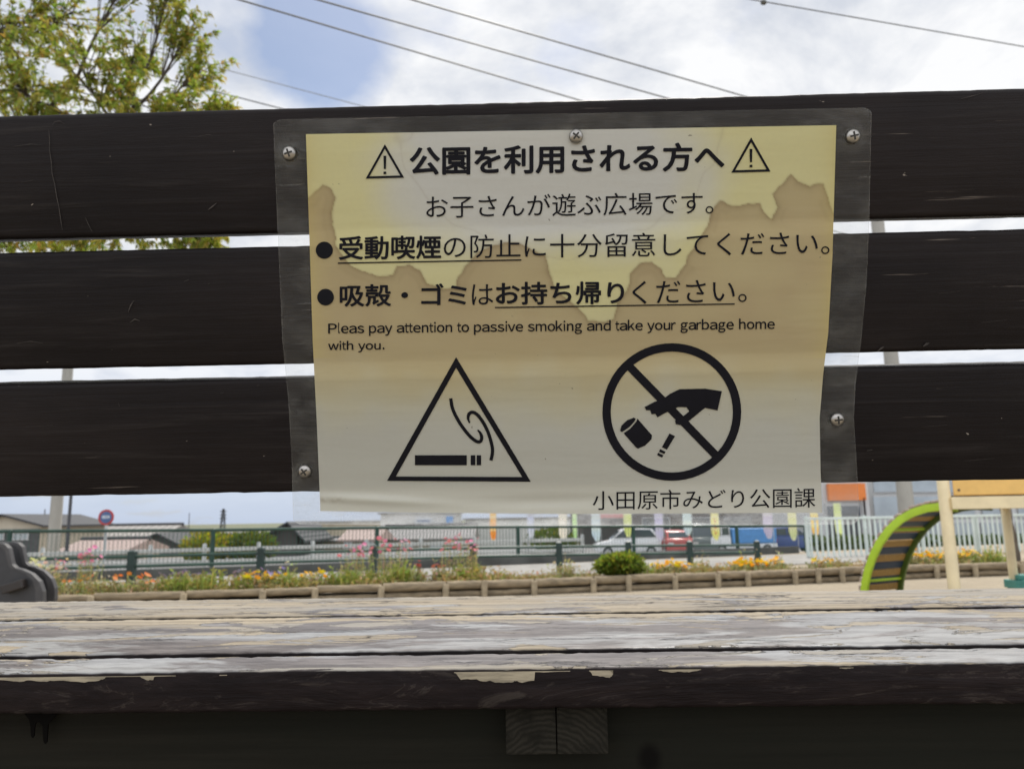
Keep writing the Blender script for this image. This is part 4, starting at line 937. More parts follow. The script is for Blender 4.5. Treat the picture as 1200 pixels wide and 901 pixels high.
# ---- platform with cream posts
def platform():
    d0 = 8.5; p1 = at(1119, 694, d0); t = thing('play_platform', 'playground platform with cream posts and an ochre side panel', 'playground platform', (p1.x, d0, 0))
    fx, bx_ = p1.x, at(1181, 692, d0 + 1.5).x
    top = 2.2
    posts = [(fx, d0, 0.062), (bx_, d0 + 1.35, 0.052), (fx + 1.45, d0 - 0.25, 0.062), (bx_ + 1.35, d0 + 1.1, 0.052)]
    for (x, y, r) in posts:
        m = MB(); m.tube([(x, y, -0.1), (x, y, top), (x, y, top + 0.05)], [r, r, r * 0.6], 16); mk('post', m, M['cream'], t, smooth=True)
    zb_ = at(1110, 596.8, d0).z; zt_ = at(1110, 582.5, d0).z; zp = at(1110, 580.5, d0).z; zq = zp + 0.42
    a = Vector((fx, d0 - 0.03, 0)); b = Vector((fx + 1.45, d0 - 0.28, 0)); d = b - a; ang = math.atan2(d.y, d.x); RZ = Matrix.Rotation(ang, 3, 'Z'); c = (a + b) / 2; L = d.length
    m = MB(); m.box((c.x, c.y - 0.02, (zb_ + zt_) / 2), (L - 0.06, 0.08, zt_ - zb_), RZ); mk('beam', m, M['cream'], t, bevel=0.008)
    pc = a + d * (0.035 + 0.30); m = MB(); wl_ = 0.845
    m.box((a.x + d.normalized().x * (0.07 + wl_ / 2), a.y + d.normalized().y * (0.07 + wl_ / 2) - 0.02, (zp + zq) / 2), (wl_, 0.03, zq - zp), RZ); pn = mk('side_panel', m, M['ochre'], t, bevel=0.01)
    for f, zz_ in ((0.115, zp + 0.055), (0.86, zp + 0.10)):
        q = a + d.normalized() * f + Vector((0, -0.04, 0)); m = MB(); m.lathe([(0.014, 0.0), (0.013, 0.006), (0.006, 0.010)], (q.x, q.y, zz_), (0, -1, 0), 12); mk('bolt', m, M['old_wood'], pn, smooth=True)
    m = MB(); m.box((a.x + d.normalized().x * 1.20, a.y + d.normalized().y * 1.20 - 0.02, (zp + zq) / 2), (0.44, 0.03, zq - zp), RZ); tag(mk('side_panel', m, M['cream'], t, bevel=0.01), 'cream side panel')
    m = MB(); m.add([(fx, d0, zt_ - 0.03), (fx + 1.45, d0 - 0.25, zt_ - 0.03), (bx_ + 1.35, d0 + 1.1, zt_ - 0.03), (bx_, d0 + 1.35, zt_ - 0.03)], [(0, 1, 2, 3)])
    m2 = MB(); m2.prism(m.v, (0, 0, 0.05)); mk('deck', m2, M['old_wood'], t)
    for (p, q) in ((posts[0], posts[1]), (posts[1], posts[3])):
        A = Vector((p[0], p[1], (zb_ + zt_) / 2)); B = Vector((q[0], q[1], (zb_ + zt_) / 2)); dd = B - A
        m = MB(); m.box((A + B) / 2 - Vector((0, 0, 0.01)), (dd.length, 0.06, zt_ - zb_ - 0.02), Matrix.Rotation(math.atan2(dd.y, dd.x), 3, 'Z')); mk('beam', m, M['cream'], t, bevel=0.006)
platform()
# teal plastic play block at the right edge and the old timber post
p = at(1204, 694, 9.8)
m = MB(); m.box((p.x, p.y, 0.09), (0.40, 0.26, 0.10)); m.box((p.x + 0.02, p.y + 0.02, 0.17), (0.30, 0.20, 0.06)); m.box((p.x - 0.14, p.y, 0.022), (0.08, 0.2, 0.05)); m.box((p.x + 0.14, p.y, 0.022), (0.08, 0.2, 0.05))
tag(mk('play_block', m, M['teal'], bevel=0.015, segs=3), 'small teal plastic play block on the sand beside the cream post', 'play block')
p = at(1193, 660, 13.0); m = MB(); rg = random.Random(9)
m.tube([(p.x + 0.01 * math.sin(k * 1.7) - 0.012 * k, p.y, -0.1 + k * 0.125) for k in range(10)], [0.082 * rg.uniform(0.86, 1.08) for _ in range(10)], 14)
tag(mk('timber_post', m, M['old_wood'], smooth=True), 'old grey brown timber post in front of the picket fence', 'post')

# ================================================================== PLANTS
def leaf(mb, p, d, ln, w, up, col, bend=0.15):
    d = d.normalized(); sd = d.cross(up)
    if sd.length < 1e-4: sd = d.orthogonal()
    sd = sd.normalized() * (w / 2); mid = p + d * (ln * 0.5) + up * 0.0 ; tip = p + d * ln - Vector((0, 0, ln * bend))
    mb.tint = col; mb.add([p, mid + sd, tip, mid - sd], [(0, 1, 2, 3)])
def rv(r): 
    while True:
        v = Vector((r.uniform(-1, 1), r.uniform(-1, 1), r.uniform(-1, 1)))
        if 0.05 < v.length < 1: return v
def clump(kind, seed):
    """foliage and blossom meshes of one flower clump, standing at the origin"""
    r = random.Random(seed); fol = MB(); blo = MB()
    spec = {'orange': (0.20, 0.16, (0.70, 0.24, 0.05), 5, 0.027), 'yellow': (0.17, 0.17, (0.80, 0.50, 0.04), 15, 0.028), 'pink': (0.62, 0.16, (0.66, 0.22, 0.40), 9, 0.034),
            'white': (0.50, 0.22, (0.72, 0.62, 0.55), 26, 0.030), 'violet': (0.22, 0.15, (0.30, 0.24, 0.45), 14, 0.024), 'tuft': (0.26, 0.14, (0.5, 0.5, 0.2), 0, 0), 'weed': (0.34, 0.16, (0.6, 0.5, 0.3), 5, 0.02), 'dry': (0.16, 0.17, (0.45, 0.33, 0.2), 7, 0.02), 'red': (0.24, 0.08, (0.48, 0.13, 0.13), 5, 0.028)}[kind]
    H, S, bc, nb, br = spec
    pal = {'dry': [(0.36, 0.29, 0.11), (0.44, 0.33, 0.16), (0.26, 0.26, 0.09)], 'tuft': [(0.28, 0.32, 0.07), (0.38, 0.39, 0.11), (0.20, 0.235, 0.05)]}.get(kind, [(0.27, 0.275, 0.10), (0.37, 0.345, 0.16), (0.19, 0.205, 0.07), (0.44, 0.39, 0.22)])
    tall = kind in ('pink', 'white', 'weed')
    nst = 26 if tall else 46
    tips = []
    for i in range(nst):
        a = r.uniform(0, 6.28); q = S * math.sqrt(r.random()); b = Vector((q * math.cos(a), q * math.sin(a) * 0.8, 0)); h = H * r.uniform(0.45, 1.0) * (1 - 0.35 * (q / S) ** 2)
        if tall and r.random() < 0.35: h *= 0.45
        tip = b * 1.25 + Vector((r.uniform(-.04, .04), r.uniform(-.04, .04), h)); tips.append(tip)
        c = r.choice(pal); c = tuple(x * r.uniform(0.8, 1.2) for x in c)
        leaf(fol, b, tip - b, (tip - b).length, 0.010 if tall else 0.016, Vector((r.uniform(-1, 1), r.uniform(-1, 1), .1)), c, 0.02)
        for k in range(9 if tall else 4):
            s = b.lerp(tip, r.uniform(0.12, 0.95)); dv = Vector((r.uniform(-1, 1), r.uniform(-1, 1), r.uniform(-.1, .8)))
            c = r.choice(pal); c = tuple(x * r.uniform(0.75, 1.25) for x in c)
            leaf(fol, s, dv, r.uniform(0.03, 0.075), 0.012 if tall else 0.017, rv(r), c)
    tips.sort(key=lambda p: -p.z)
    for i in range(nb):
        tp = tips[i % max(1, len(tips))] + rv(r) * 0.02; n = (Vector((0, -0.5, 0.8)) + rv(r) * 0.6).normalized(); a = n.orthogonal().normalized(); b = n.cross(a); c = tuple(min(0.9, x * r.uniform(0.8, 1.2)) for x in bc); R0 = br * r.uniform(0.7, 1.25)
        for k in range(6):
            t = 2 * math.pi * k / 6; d = a * math.cos(t) + b * math.sin(t); leaf(blo, tp, d + n * 0.45, R0, R0 * 0.85, n, c, 0.1)
    return fol, blo
PROTO = {}
def plant(kind, u, v, d, sc, label, group):
    p = at(u, v, d); z = 0.115 - 0.03 * max(0, 1 - u / 371)
    if kind not in PROTO:
        PROTO[kind] = []
    variants = PROTO[kind]; sd = len(variants)
    nm = {'tuft': 'green_tuft', 'weed': 'tall_weed', 'dry': 'dry_plant'}.get(kind, kind + '_flower_clump')
    if sd < 3:
        t = thing(nm, label, 'flowers' if kind not in ('tuft', 'weed', 'dry') else 'plant', (p.x, p.y, z), random.uniform(0, 6), group)
        sc *= GROW.get(kind, 1.35); t.scale = (sc,) * 3
        f, b = clump(kind, 100 * len(PROTO) + sd); mk('foliage', f, M['bed_leaf'], t, local=True, recalc=False)
        if b.v: mk('blossoms', b, M['petal'], t, local=True, recalc=False)
        variants.append(t)
    else:
        copy_tree(random.choice(variants), (p.x, p.y, z), random.uniform(0, 6), label, group, sc * GROW.get(kind, 1.35))
GROW = {'pink': 1.0, 'white': 1.05, 'weed': 1.2, 'tuft': 1.25, 'yellow': 1.2, 'orange': 1.25, 'dry': 1.25}
PL_ = []   # kind, x pixel, depth behind the logs, scale
for kind, items in {
    'orange': [(72, .35, .9), (101, .3, 1.1), (131, .4, 1.0), (152, .3, 1.15), (168, .55, 1.1), (176, .3, .8)],
    'yellow': [(300, .35, 1.15), (312, .5, 1.2), (366, .5, 1.2), (776, .35, 1.1), (790, .5, 1.2), (803, .3, 1.0), (864, .3, 1.1), (878, .45, 1.2), (893, .3, 1.15), (908, .4, 1.1), (966, .3, 1.1), (1076, .5, 1.3), (1088, .35, 1.2), (1100, .5, 1.2), (1122, .3, 1.3), (1137, .5, 1.2)],
    'pink': [(70, .8, .85), (97, .7, 1.0), (104, .85, 1.1), (413, .8, 1.0), (424, .9, 1.0), (446, .6, 1.15), (470, .75, 1.15), (528, .6, 1.15), (541, .75, 1.2), (552, .7, 1.1)],
    'white': [(33, .6, 1.0), (46, .75, 1.1), (58, .6, 1.0), (24, .8, 1.0)],
    'violet': [(193, .6, 1.0), (223, .55, 1.0), (285, .5, 1.0), (318, .6, 1.0)],
    'red': [(490, .3, 1.0), (514, .35, .9)],
    'tuft': [(80, .6, .8), (204, .4, 1.1), (212, .3, 1.0), (232, .4, 1.0), (246, .35, 1.2), (284, .3, .9), (333, .4, .9), (343, .35, 1.0), (392, .4, 1.0), (404, .35, 1.1), (428, .35, 1.05), (458, .45, 1.1), (466, .35, 1.2), (474, .5, 1.1), (548, .4, 1.1), (757, .3, .9), (1150, .4, 1.0), (1170, .4, 1.1)],
    'weed': [(116, .5, .8), (340, .8, .9), (415, .9, .9), (475, .95, .9), (553, .7, 1.0), (655, .4, .9), (664, .5, 1.0), (672, .4, .8), (820, .9, .9), (880, .95, .9), (918, .8, .8), (1110, .7, .9)],
    'dry': [(118, .3, 1.0), (186, .35, 1.0), (261, .3, .8), (322, .25, .9), (350, .25, 1.0), (436, .25, 1.0), (450, .3, 1.0), (532, .25, 1.1), (542, .35, 1.1), (572, .3, 1.2), (584, .4, 1.0), (600, .35, .8), (620, .4, .8), (640, .3, .8), (690, .4, .7), (820, .35, 1.0), (835, .4, 1.0), (848, .3, 1.0), (980, .35, 1.0), (995, .4, 1.0)]}.items():
    nice = {'orange': 'clump of orange flowers', 'yellow': 'clump of yellow flowers', 'pink': 'tall spray of pink flowers', 'white': 'bush of small whitish flowers', 'violet': 'clump of pale violet flowers', 'red': 'small red flower plant', 'tuft': 'fresh green leafy tuft', 'weed': 'tall thin green weed', 'dry': 'low brownish dry plant'}[kind]
    items.sort()
    for i, (u_, back, sc) in enumerate(items):
        f = 0
        for k in range(len(LOGP) - 1):
            if LOGP[k][0] <= u_ <= LOGP[k + 1][0]: w = (u_ - LOGP[k][0]) / (LOGP[k + 1][0] - LOGP[k][0]); f = LOGP[k][2] * (1 - w) + LOGP[k + 1][2] * w
        plant(kind, u_, 690, f + 0.08 + back, sc, nth(i, nice) + ' in the bed behind the logs', {'tuft': 'green tufts in the flower bed', 'weed': 'tall weeds in the flower bed', 'dry': 'dry plants in the flower bed'}.get(kind, kind + ' flowers in the bed'))
# low ground cover between the clumps
gcov = MB(); r = random.Random(12)
for i in range(3600):
    t = r.random(); p = lpt(t); p = Vector((p.x, p.y + 0.08 + r.random() ** 1.3 * 0.85, 0.125)); c = r.choice([(0.24, 0.25, 0.09), (0.36, 0.31, 0.13), (0.40, 0.31, 0.17), (0.16, 0.19, 0.06)])
    leaf(gcov, p, Vector((r.uniform(-1, 1), r.uniform(-1, 1), r.uniform(.3, 1.6))), r.uniform(0.04, 0.10), 0.016, rv(r), c)
tag(mk('ground_cover', gcov, M['bed_leaf'], recalc=False), 'low weeds and dry stems covering the soil of the flower bed', 'ground cover', kind='stuff')
def bush(name, label, c, rad, squash, n, pal, lsz, seed, cat='bush', group=None):
    r = random.Random(seed); t = thing(name, label, cat, (c[0], c[1], c[2]), 0, group); m = MB()
    for i in range(n):
        v = rv(r); 
        v = v.normalized() * (0.45 + 0.55 * r.random() ** 0.5) * (1 + 0.18 * math.sin(4 * v.x + seed) * math.cos(5 * v.y)); 
        p = Vector((v.x * rad, v.y * rad, (v.z * 0.5 + 0.5) * rad * squash)); col_ = r.choice(pal); col_ = tuple(x * r.uniform(.75, 1.25) for x in col_)
        leaf(m, p, Vector((v.x, v.y, abs(v.z) + .2)) + rv(r) * 0.7, lsz * r.uniform(.6, 1.3), lsz * 0.35, rv(r), col_)
    mk('foliage', m, M['leaf'], t, local=True, recalc=False)
    m = MB()
    for k in range(6):
        a = k * 1.05; m.tube([(0.02 * math.cos(a), 0.02 * math.sin(a), -0.02), (rad * .45 * math.cos(a), rad * .45 * math.sin(a), rad * squash * .55)], [0.014, 0.005], 6)
    mk('stem', m, M['bark'], t, local=True); return t
p = at(727, 690, 11.0); bush('round_bush', 'dense round bright green bush just behind the log edging', (p.x, p.y, 0.13), 0.285, 1.15, 5200, [(0.17, 0.215, 0.04), (0.26, 0.30, 0.06), (0.09, 0.125, 0.025)], 0.085, 31)
for k, (u_, v_, d_, rad, nm) in enumerate(((243, 644, 44, 1.3, 'yellow green garden shrub beside the long roofed house'), (268, 645, 46, 1.5, 'yellowish rounded shrub between the long roofed house and the brown gable'), (293, 643, 45, 1.3, 'olive green shrub against the brown gabled house'), (645, 645, 50, 1.6, 'dull green shrub beside the blue banner'))):
    p = at(u_, v_, d_); bush('garden_shrub', nm, (p.x, p.y, gz(p.x, p.y)), rad, max(0.9, (p.z - gz(p.x, p.y) + 0.9) / rad), 1500, [(0.22, 0.24, 0.03), (0.15, 0.18, 0.03), (0.30, 0.26, 0.03)] if k < 2 else [(0.12, 0.14, 0.03), (0.08, 0.11, 0.025)], 0.34, 60 + k, 'shrub')

# ---- the tree at the upper left
def tree():
    d0 = 9.0; r = random.Random(21); tb = at(-230, 690, d0); t = thing('leafy_tree', 'broad tree with yellow green leaves at the upper left above the bench back', 'tree', (tb.x, d0, 0))
    clumps = [(15, 40, 95, 0), (85, 15, 85, .3), (100, 90, 75, -.4), (160, 55, 52, .2), (160, 118, 55, -.2), (228, 28, 38, 0), (243, 72, 34, .3), (222, 122, 40, -.1), (258, 128, 22, 0), (30, 140, 95, .5), (110, 180, 85, -.3), (198, 215, 55, .2), (60, 245, 95, .1), (150, 272, 60, -.2), (225, 288, 34, 0), (248, 286, 20, 0), (20, 100, 60, -.4), (10, 290, 60, .4), (100, 292, 55, .2), (-70, 60, 120, .2), (-160, 160, 130, .4), (-90, 220, 110, -.5), (-200, 20, 120, .6), (-60, -80, 120, 0), (60, -90, 100, .2), (160, -60, 70, -.2), (-260, 120, 110, 0), (-180, -140, 120, .2), (200, -20, 40, .1), (-330, 40, 90, .2)]
    m = MB(); trunk_top = Vector((tb.x + 0.15, d0, 2.5))
    m.tube([(tb.x, d0, -0.1), (tb.x + 0.02, d0, 0.5), (tb.x - 0.02, d0 + .02, 1.4), trunk_top], [0.25, 0.20, 0.17, 0.15], 14); mk('trunk', m, M['bark'], t, smooth=True)
    br = MB(); fol = MB(); inv = XF[t.name].inverted()
    cents = []
    for (u_, v_, rp, dd) in clumps: cents.append((at(u_, v_, d0 + dd * 1.6), rp / FPX * d0))
    hub = [trunk_top, at(-60, 250, d0), at(20, 170, d0 + .2), at(-150, 80, d0 + .3), at(60, 125, d0 - .2), at(140, 150, d0), at(-40, 20, d0)]
    def limb(a, b, r0, r1, n=7, wob=0.07):
        pts = []
        L = (b - a).length
        for k in range(n + 1):
            q = a.lerp(b, k / n) + Vector((0, 0, -0.10 * L * math.sin(math.pi * k / n))); pts.append(q + (rv(r) * wob * L * 0.25 if 0 < k < n else Vector((0, 0, 0))))
        br.tube(pts, [r0 + (r1 - r0) * k / n for k in range(n + 1)], 7, caps=False); return pts
    limb(hub[0], hub[1], .11, .08); limb(hub[1], hub[2], .075, .05); limb(hub[0], hub[3], .11, .06); limb(hub[2], hub[4], .05, .032); limb(hub[4], hub[5], .032, .022); limb(hub[3], hub[6], .06, .03)
    greens = [(0.23, 0.28, 0.05), (0.32, 0.35, 0.075), (0.15, 0.19, 0.035), (0.39, 0.39, 0.09), (0.41, 0.36, 0.10)]
    for ci, (c, rad) in enumerate(cents):
        h = min(hub, key=lambda q: (q - c).length + (0.3 if q is hub[0] else 0)); pts = limb(h, c, 0.026, 0.010)
        ntw = int(13 + rad * 36)
        tone = r.uniform(0.85, 1.2)
        for k in range(ntw):
            v = rv(r); e = c + Vector((v.x, v.y * 0.9, v.z)) * rad * 1.0
            s = pts[r.randint(4, len(pts) - 1)]; mid = s.lerp(e, 0.5) + rv(r) * rad * 0.15
            br.tube([s, mid, e], [0.0075, 0.0048, 0.0022], 5, caps=False)
            nl = r.randint(17, 26)
            for j in range(nl):     # leaflet fans along the outer half of the twig
                f = r.uniform(0.35, 1.05); base = (s.lerp(mid, f * 2) if f < 0.5 else mid.lerp(e, (f - 0.5) * 2)) + rv(r) * 0.03
                ax = (e - s).normalized() + rv(r) * 0.9; colr = r.choice(greens); colr = tuple(x * tone * r.uniform(0.8, 1.25) for x in colr)
                for q in range(3):
                    leaf(fol, base, ax + rv(r) * 0.75 + Vector((0, 0, -0.25)), r.uniform(0.06, 0.105), r.uniform(0.015, 0.025), rv(r), colr, 0.25)
    mk('branches', br, M['bark'], t, recalc=False); mk('crown', fol, M['leaf'], t, recalc=False)
tree()

# ================================================================== BEYOND THE PARK
def upole(u, v, d, r, top, label, name='utility_pole', m_='concrete', arms=True):
    p = at(u, v, d); z0 = gz(p.x, d); t = thing(name, label, 'utility pole' if name == 'utility_pole' else 'pole', (p.x, d, z0)); m = MB()
    m.tube([(p.x, d, z0 - 0.1), (p.x, d, z0 + 1.5), (p.x, d, top), (p.x, d, top + 0.03)], [r * 1.06, r, r * 0.78, r * 0.6], 14); mk('shaft', m, M[m_], t, smooth=True)
    if arms:
        for dz in (0.35, 1.0, 1.75):
            m = MB(); m.box((p.x, d - r - 0.04, top - dz), (1.5, 0.09, 0.09)); a = mk('crossarm', m, M['dark_metal'], t)
            for dx in (-0.65, 0.0, 0.65):
                m = MB(); m.lathe([(0.05, 0), (0.06, .05), (0.03, .09), (0.055, .13), (0.02, .18)], (p.x + dx, d - r - 0.04, top - dz + 0.045), (0, 0, 1), 10); mk('insulator', m, M['porcelain'], a, smooth=True)
    return p
PR_D = 21.0
zt = at(1010, 143, PR_D).z
upole(1060, 575, PR_D, 0.205, zt, 'thick grey concrete utility pole behind the climbing arch')
upole(66.5, 592, 25.0, 0.185, at(92, 322, 25).z, 'grey concrete utility pole behind the fence on the left', arms=False)
upole(82.5, 590, 48.0, 0.10, at(92, 470, 48).z, 'thin dark pole just right of the concrete pole on the left', 'thin_pole', 'dark_metal', False)
upole(52.5, 600, 70.0, 0.06, at(52.5, 597, 70).z, 'hair thin distant mast left of the concrete pole', 'thin_pole', 'dark_metal', False)
# a far lattice pylon over the roofs
def pylon(u, vt, vb, d, lab):
    c = at(u, vt, d); b = gz(c.x, d); t = thing('pylon', lab, 'pylon', (c.x, d, b)); H = c.z - b; m = MB()
    for sx in (-1, 1):
        for sy in (-1, 1): m.tube([(c.x + sx * H * .09, d + sy * H * .09, b), (c.x + sx * .12, d + sy * .12, c.z)], .09, 5)
    for k in range(7):
        z = b + H * k / 7; w = H * .09 * (1 - k / 7) + .12; z2 = b + H * (k + 1) / 7
        for sx in (-1, 1): m.tube([(c.x + sx * w, d - w, z), (c.x - sx * w * .85, d - w * .85, z2)], .05, 4)
    mk('lattice', m, M['dark_metal'], t)
    for f in (.72, .82, .92):
        m = MB(); m.tube([(c.x - H * .10, d, b + H * f), (c.x + H * .10, d, b + H * f)], .09, 5); mk('crossarm', m, M['dark_metal'], t)
pylon(262, 596, 640, 150, 'far lattice pylon standing over the roofs left of the notice')
upole(222, 601, 90, 0.05, at(222, 601, 90).z, 'hair thin far mast between the long roof and the pylon', 'thin_pole', 'dark_metal', False)
# overhead wires, each a slack cable
def wire(pts, rad, label, m_='wire', sag=0.15, insul=None):
    P = [Vector(p) for p in pts]; a, b = P[0], P[-1]; n = 40; L = (b - a).length
    t = [a.lerp(b, k / n) - Vector((0, 0, sag * 4 * (k / n) * (1 - k / n))) for k in range(n + 1)]
    m = MB(); m.tube(t, rad, 6)
    o = mk('overhead_wire', m, M[m_], smooth=True, origin=(0, 0, 0)); tag(o, label, 'wire', 'overhead wires'); return o
def through(u0, v0, d0, u1, v1, d1, ext0, ext1):
    a, b = at(u0, v0, d0), at(u1, v1, d1); d = b - a; return a - d * ext0, b + d * ext1
for (u0, v0, u1, v1, lab, rad) in ((280, 0, 670, 115, 'overhead wire nearest the tree, crossing the blue gap in the clouds', 0.017), (372, 0, 770, 112, 'middle overhead wire of the three sloping down behind the heading', 0.017), (483, 0, 855, 108, 'rightmost of the three overhead wires sloping down to the slats', 0.017)):
    ve = v0 + (v1 - v0) / (u1 - u0) * (1006 - u0); a, b = through(u0, v0, 13.0, 1006, ve, 20.75, 1.6, 0.0); wire((a, b), rad, lab, sag=0.0)
a, b = through(870, -2, 22, 1200, 55, 24.5, 3.5, 6.0); w4 = wire((a, b), 0.019, 'single thin overhead wire with a small insulator at the upper right', sag=0.0)
p = at(895, 3.2, 22.19); m = MB(); m.lathe([(0.03, -.10), (0.075, -.07), (0.085, 0), (0.07, .06), (0.03, .09)], p, (1, 0.1, -0.12), 14); mk('insulator', m, M['porcelain'], w4, smooth=True)
a, b = through(245, 77, 26, 1018, 77 + 773 * 45 / 170, 20.8, 1.2, 0.0); wire((a, b), 0.015, 'faint pale overhead wire right of the tree crown', 'wire_pale', 0.0)
a, b = through(215, 98, 24, 1021, 98 + 806 * 27 / 105, 20.8, 1.2, 0.0); wire((a, b), 0.022, 'lower overhead wire passing the tip of the tree crown', 'wire', 0.0)
# no-parking style round sign
def road_sign():
    d = 20.5; c = at(124.5, 606, d); z0 = gz(c.x, d); t = thing('road_sign', 'round red rimmed road sign with a blue face on a white pole', 'road sign', (c.x, d, z0)); r = 0.205
    m = MB(); m.tube([(c.x, d + 0.03, z0 - .1), (c.x, d + 0.03, c.z + 0.15)], 0.036, 10); mk('pole', m, M['white_rail'], t, smooth=True)
    m = MB(); m.lathe([(r, 0), (r, 0.012)], (c.x, d, c.z), (0, -1, 0), 40); f = mk('sign_face', m, M['sign_red'], t)
    m = MB(); m.lathe([(r * .74, 0.013), (r * .74, 0.016)], (c.x, d, c.z), (0, -1, 0), 40); mk('blue_disc', m, M['sign_blue'], f)
    m = MB()
    for k, (dx, w) in enumerate(((-.085, .03), (-.045, .03), (-.005, .025), (.035, .03), (.08, .035))): m.box((c.x + dx, d - 0.018, c.z + .01), (w, 0.004, 0.085 if k % 2 else 0.07))
    mk('white_mark', m, M['sign_white'], f)
road_sign()
# dark clipped hedge along the road behind the picket fence
for k, (u0, u1, lab) in enumerate(((950, 1085, 'dark clipped hedge behind the picket fence left of the arch'), (1092, 1235, 'dark clipped hedge behind the picket fence right of the arch'))):
    a, b = at(u0, 640, 25.0), at(u1, 640, 26.0); r = random.Random(80 + k); zt_ = at((u0 + u1) / 2, 628, 25.5).z; z0 = gz((a.x + b.x) / 2, 25.5); t = thing('hedge', lab, 'hedge', ((a.x + b.x) / 2, 25.5, z0)); m = MB()
    for i in range(4200):
        f = r.random(); h = r.random(); y = (r.random() - .5) * 0.9; 
        if abs(y) < .3 and h < .85: y = (.45 if r.random() > .5 else -.45)
        p = Vector((a.x + (b.x - a.x) * f, 25 + f + y, z0 + (zt_ - z0) * h * (1 + .06 * math.sin(f * 31))));  c = r.choice([(0.05, 0.09, 0.02), (0.08, 0.12, 0.03), (0.035, 0.06, 0.018)]); leaf(m, p, rv(r) + Vector((0, 0, .3)), r.uniform(.08, .16), .05, rv(r), c)
    mk('foliage', m, M['leaf'], t, recalc=False)
    m = MB()
    for i in range(8):
        f = (i + .5) / 8; m.tube([(a.x + (b.x - a.x) * f, 25 + f, z0 - .05), (a.x + (b.x - a.x) * f + .05, 25 + f, zt_ - .15)], .025, 6)
    mk('stem', m, M['bark'], t)
# ---- houses on the left
def gable_house(name, label, u0, u1, ve, vr, d, dep, wm, rm, over=0.4, front_gable=True, uridge=None, low_m=None, low_v=None, wins=()):
    """house whose eaves stand at pixel row ve and ridge at row vr"""
    a, b = at(u0, ve, d), at(u1, ve, d); zr = at((u0 + u1) / 2, vr, d).z; ze = (a.z + b.z) / 2; cx = (a.x + b.x) / 2 if uridge is None else at(uridge, ve, d).x
    z0 = gz(cx, d) - 0.3; t = thing(name, label, 'house', (cx, d, z0)); m = MB()
    if front_gable:
        x0, x1 = a.x + over, b.x - over; k0 = over / (cx - a.x); k1 = over / (b.x - cx); zl = ze + (zr - ze) * k0 - 0.12; zr_ = ze + (zr - ze) * k1 - 0.12
        m.prism([(x0, d, z0), (x1, d, z0), (x1, d, zr_), (cx, d, zr - 0.14), (x0, d, zl)], (0, dep, 0)); mk('wall', m, wm, t)
        m = MB(); th = 0.14
        for (xa, xb) in ((a.x, cx), (cx, b.x)):
            za, zb2 = (ze, zr) if xa == a.x else (zr, ze)
            m.prism([(xa, d - 0.5, za), (xb, d - 0.5, zb2), (xb, d - 0.5, zb2 - th), (xa, d - 0.5, za - th)], (0, dep + 1.0, 0))
        mk('roof', m, rm, t)
    else:
        x0, x1 = a.x + over, b.x - over; m.box(((x0 + x1) / 2, d + dep / 2 + over, (z0 + ze) / 2), (x1 - x0, dep, ze - z0)); mk('wall', m, wm, t)
        m = MB(); yf = d - 0.2; yb = d + dep + over * 2 + .2; ym = (yf + yb) / 2
        m.add([(a.x, yf, ze), (b.x, yf, ze), (b.x, ym, zr), (a.x, ym, zr), (a.x, yb, ze), (b.x, yb, ze), (a.x, yf, ze - .15), (b.x, yf, ze - .15), (a.x, yb, ze - .15), (b.x, yb, ze - .15)], [(0, 1, 2, 3), (3, 2, 5, 4), (6, 7, 1, 0), (4, 5, 9, 8), (0, 3, 4, 8, 6), (1, 7, 9, 5, 2), (6, 8, 9, 7)])
        mk('roof', m, rm, t)
        m = MB(); m.tube([(a.x - .05, ym, zr + .02), (b.x + .05, ym, zr + .02)], 0.16, 8); mk('ridge_cap', m, M['roof_dark'], t, smooth=True)
    if low_m is not None:
        zl = at(u0, low_v, d).z; m = MB(); m.box(((x0 + x1) / 2, d - 0.03, (z0 + zl) / 2), (x1 - x0 + 0.02, 0.06, zl - z0)); mk('lower_wall', m, low_m, t)
    for (wu0, wu1, wv0, wv1) in wins:
        p, q = at(wu0, wv0, d), at(wu1, wv1, d); m = MB(); W_, H_ = q.x - p.x, p.z - q.z; cxw, czw = (p.x + q.x) / 2, (p.z + q.z) / 2
        m.box((cxw, d - 0.09, czw + H_ / 2), (W_ + .16, 0.10, 0.08)); m.box((cxw, d - 0.09, czw - H_ / 2), (W_ + .16, 0.10, 0.08)); m.box((cxw - W_ / 2, d - 0.09, czw), (0.07, 0.09, H_)); m.box((cxw + W_ / 2, d - 0.09, czw), (0.07, 0.09, H_)); m.box((cxw, d - 0.09, czw), (0.05, 0.07, H_))
        w_ = mk('window', m, M['frame'], t); m = MB(); m.box((cxw, d - 0.075, czw), (W_ - .05, 0.02, H_ - .05)); mk('pane', m, M['pale_glass'], w_)
    return t
gable_house('gabled_house', 'cream gabled house with a dark lower wall at the far left', -50, 56, 616, 602, 55, 9, M['cream_wall'], M['roof_dark'], 0.5, True, 5, M['grey_wall'], 621, [(-12, 5, 624, 632), (17, 34, 624, 632)])
gable_house('long_roof_house', 'long low house with a pale ribbed roof behind the road sign', 52, 193, 629, 616, 66, 6, M['beige_wall'], M['roof_pale'], 0.5, False)
gable_house('small_roof_house', 'pinkish tiled house in front of the long pale roof', 66, 150, 645, 633, 50, 5, M['cream_wall'], M['roof_pink'], 0.4, False)
gable_house('dark_gable_house', 'dark tiled hip roofed house beneath the end of the long pale roof', 152, 212, 637, 624, 58, 6, M['grey_wall'], M['roof_dark'], 0.4, True, 186)
gable_house('small_roof_house', 'low pinkish tiled house right of the dark hip roof', 200, 240, 637, 629, 70, 5, M['cream_wall'], M['roof_pink'], 0.4, False)
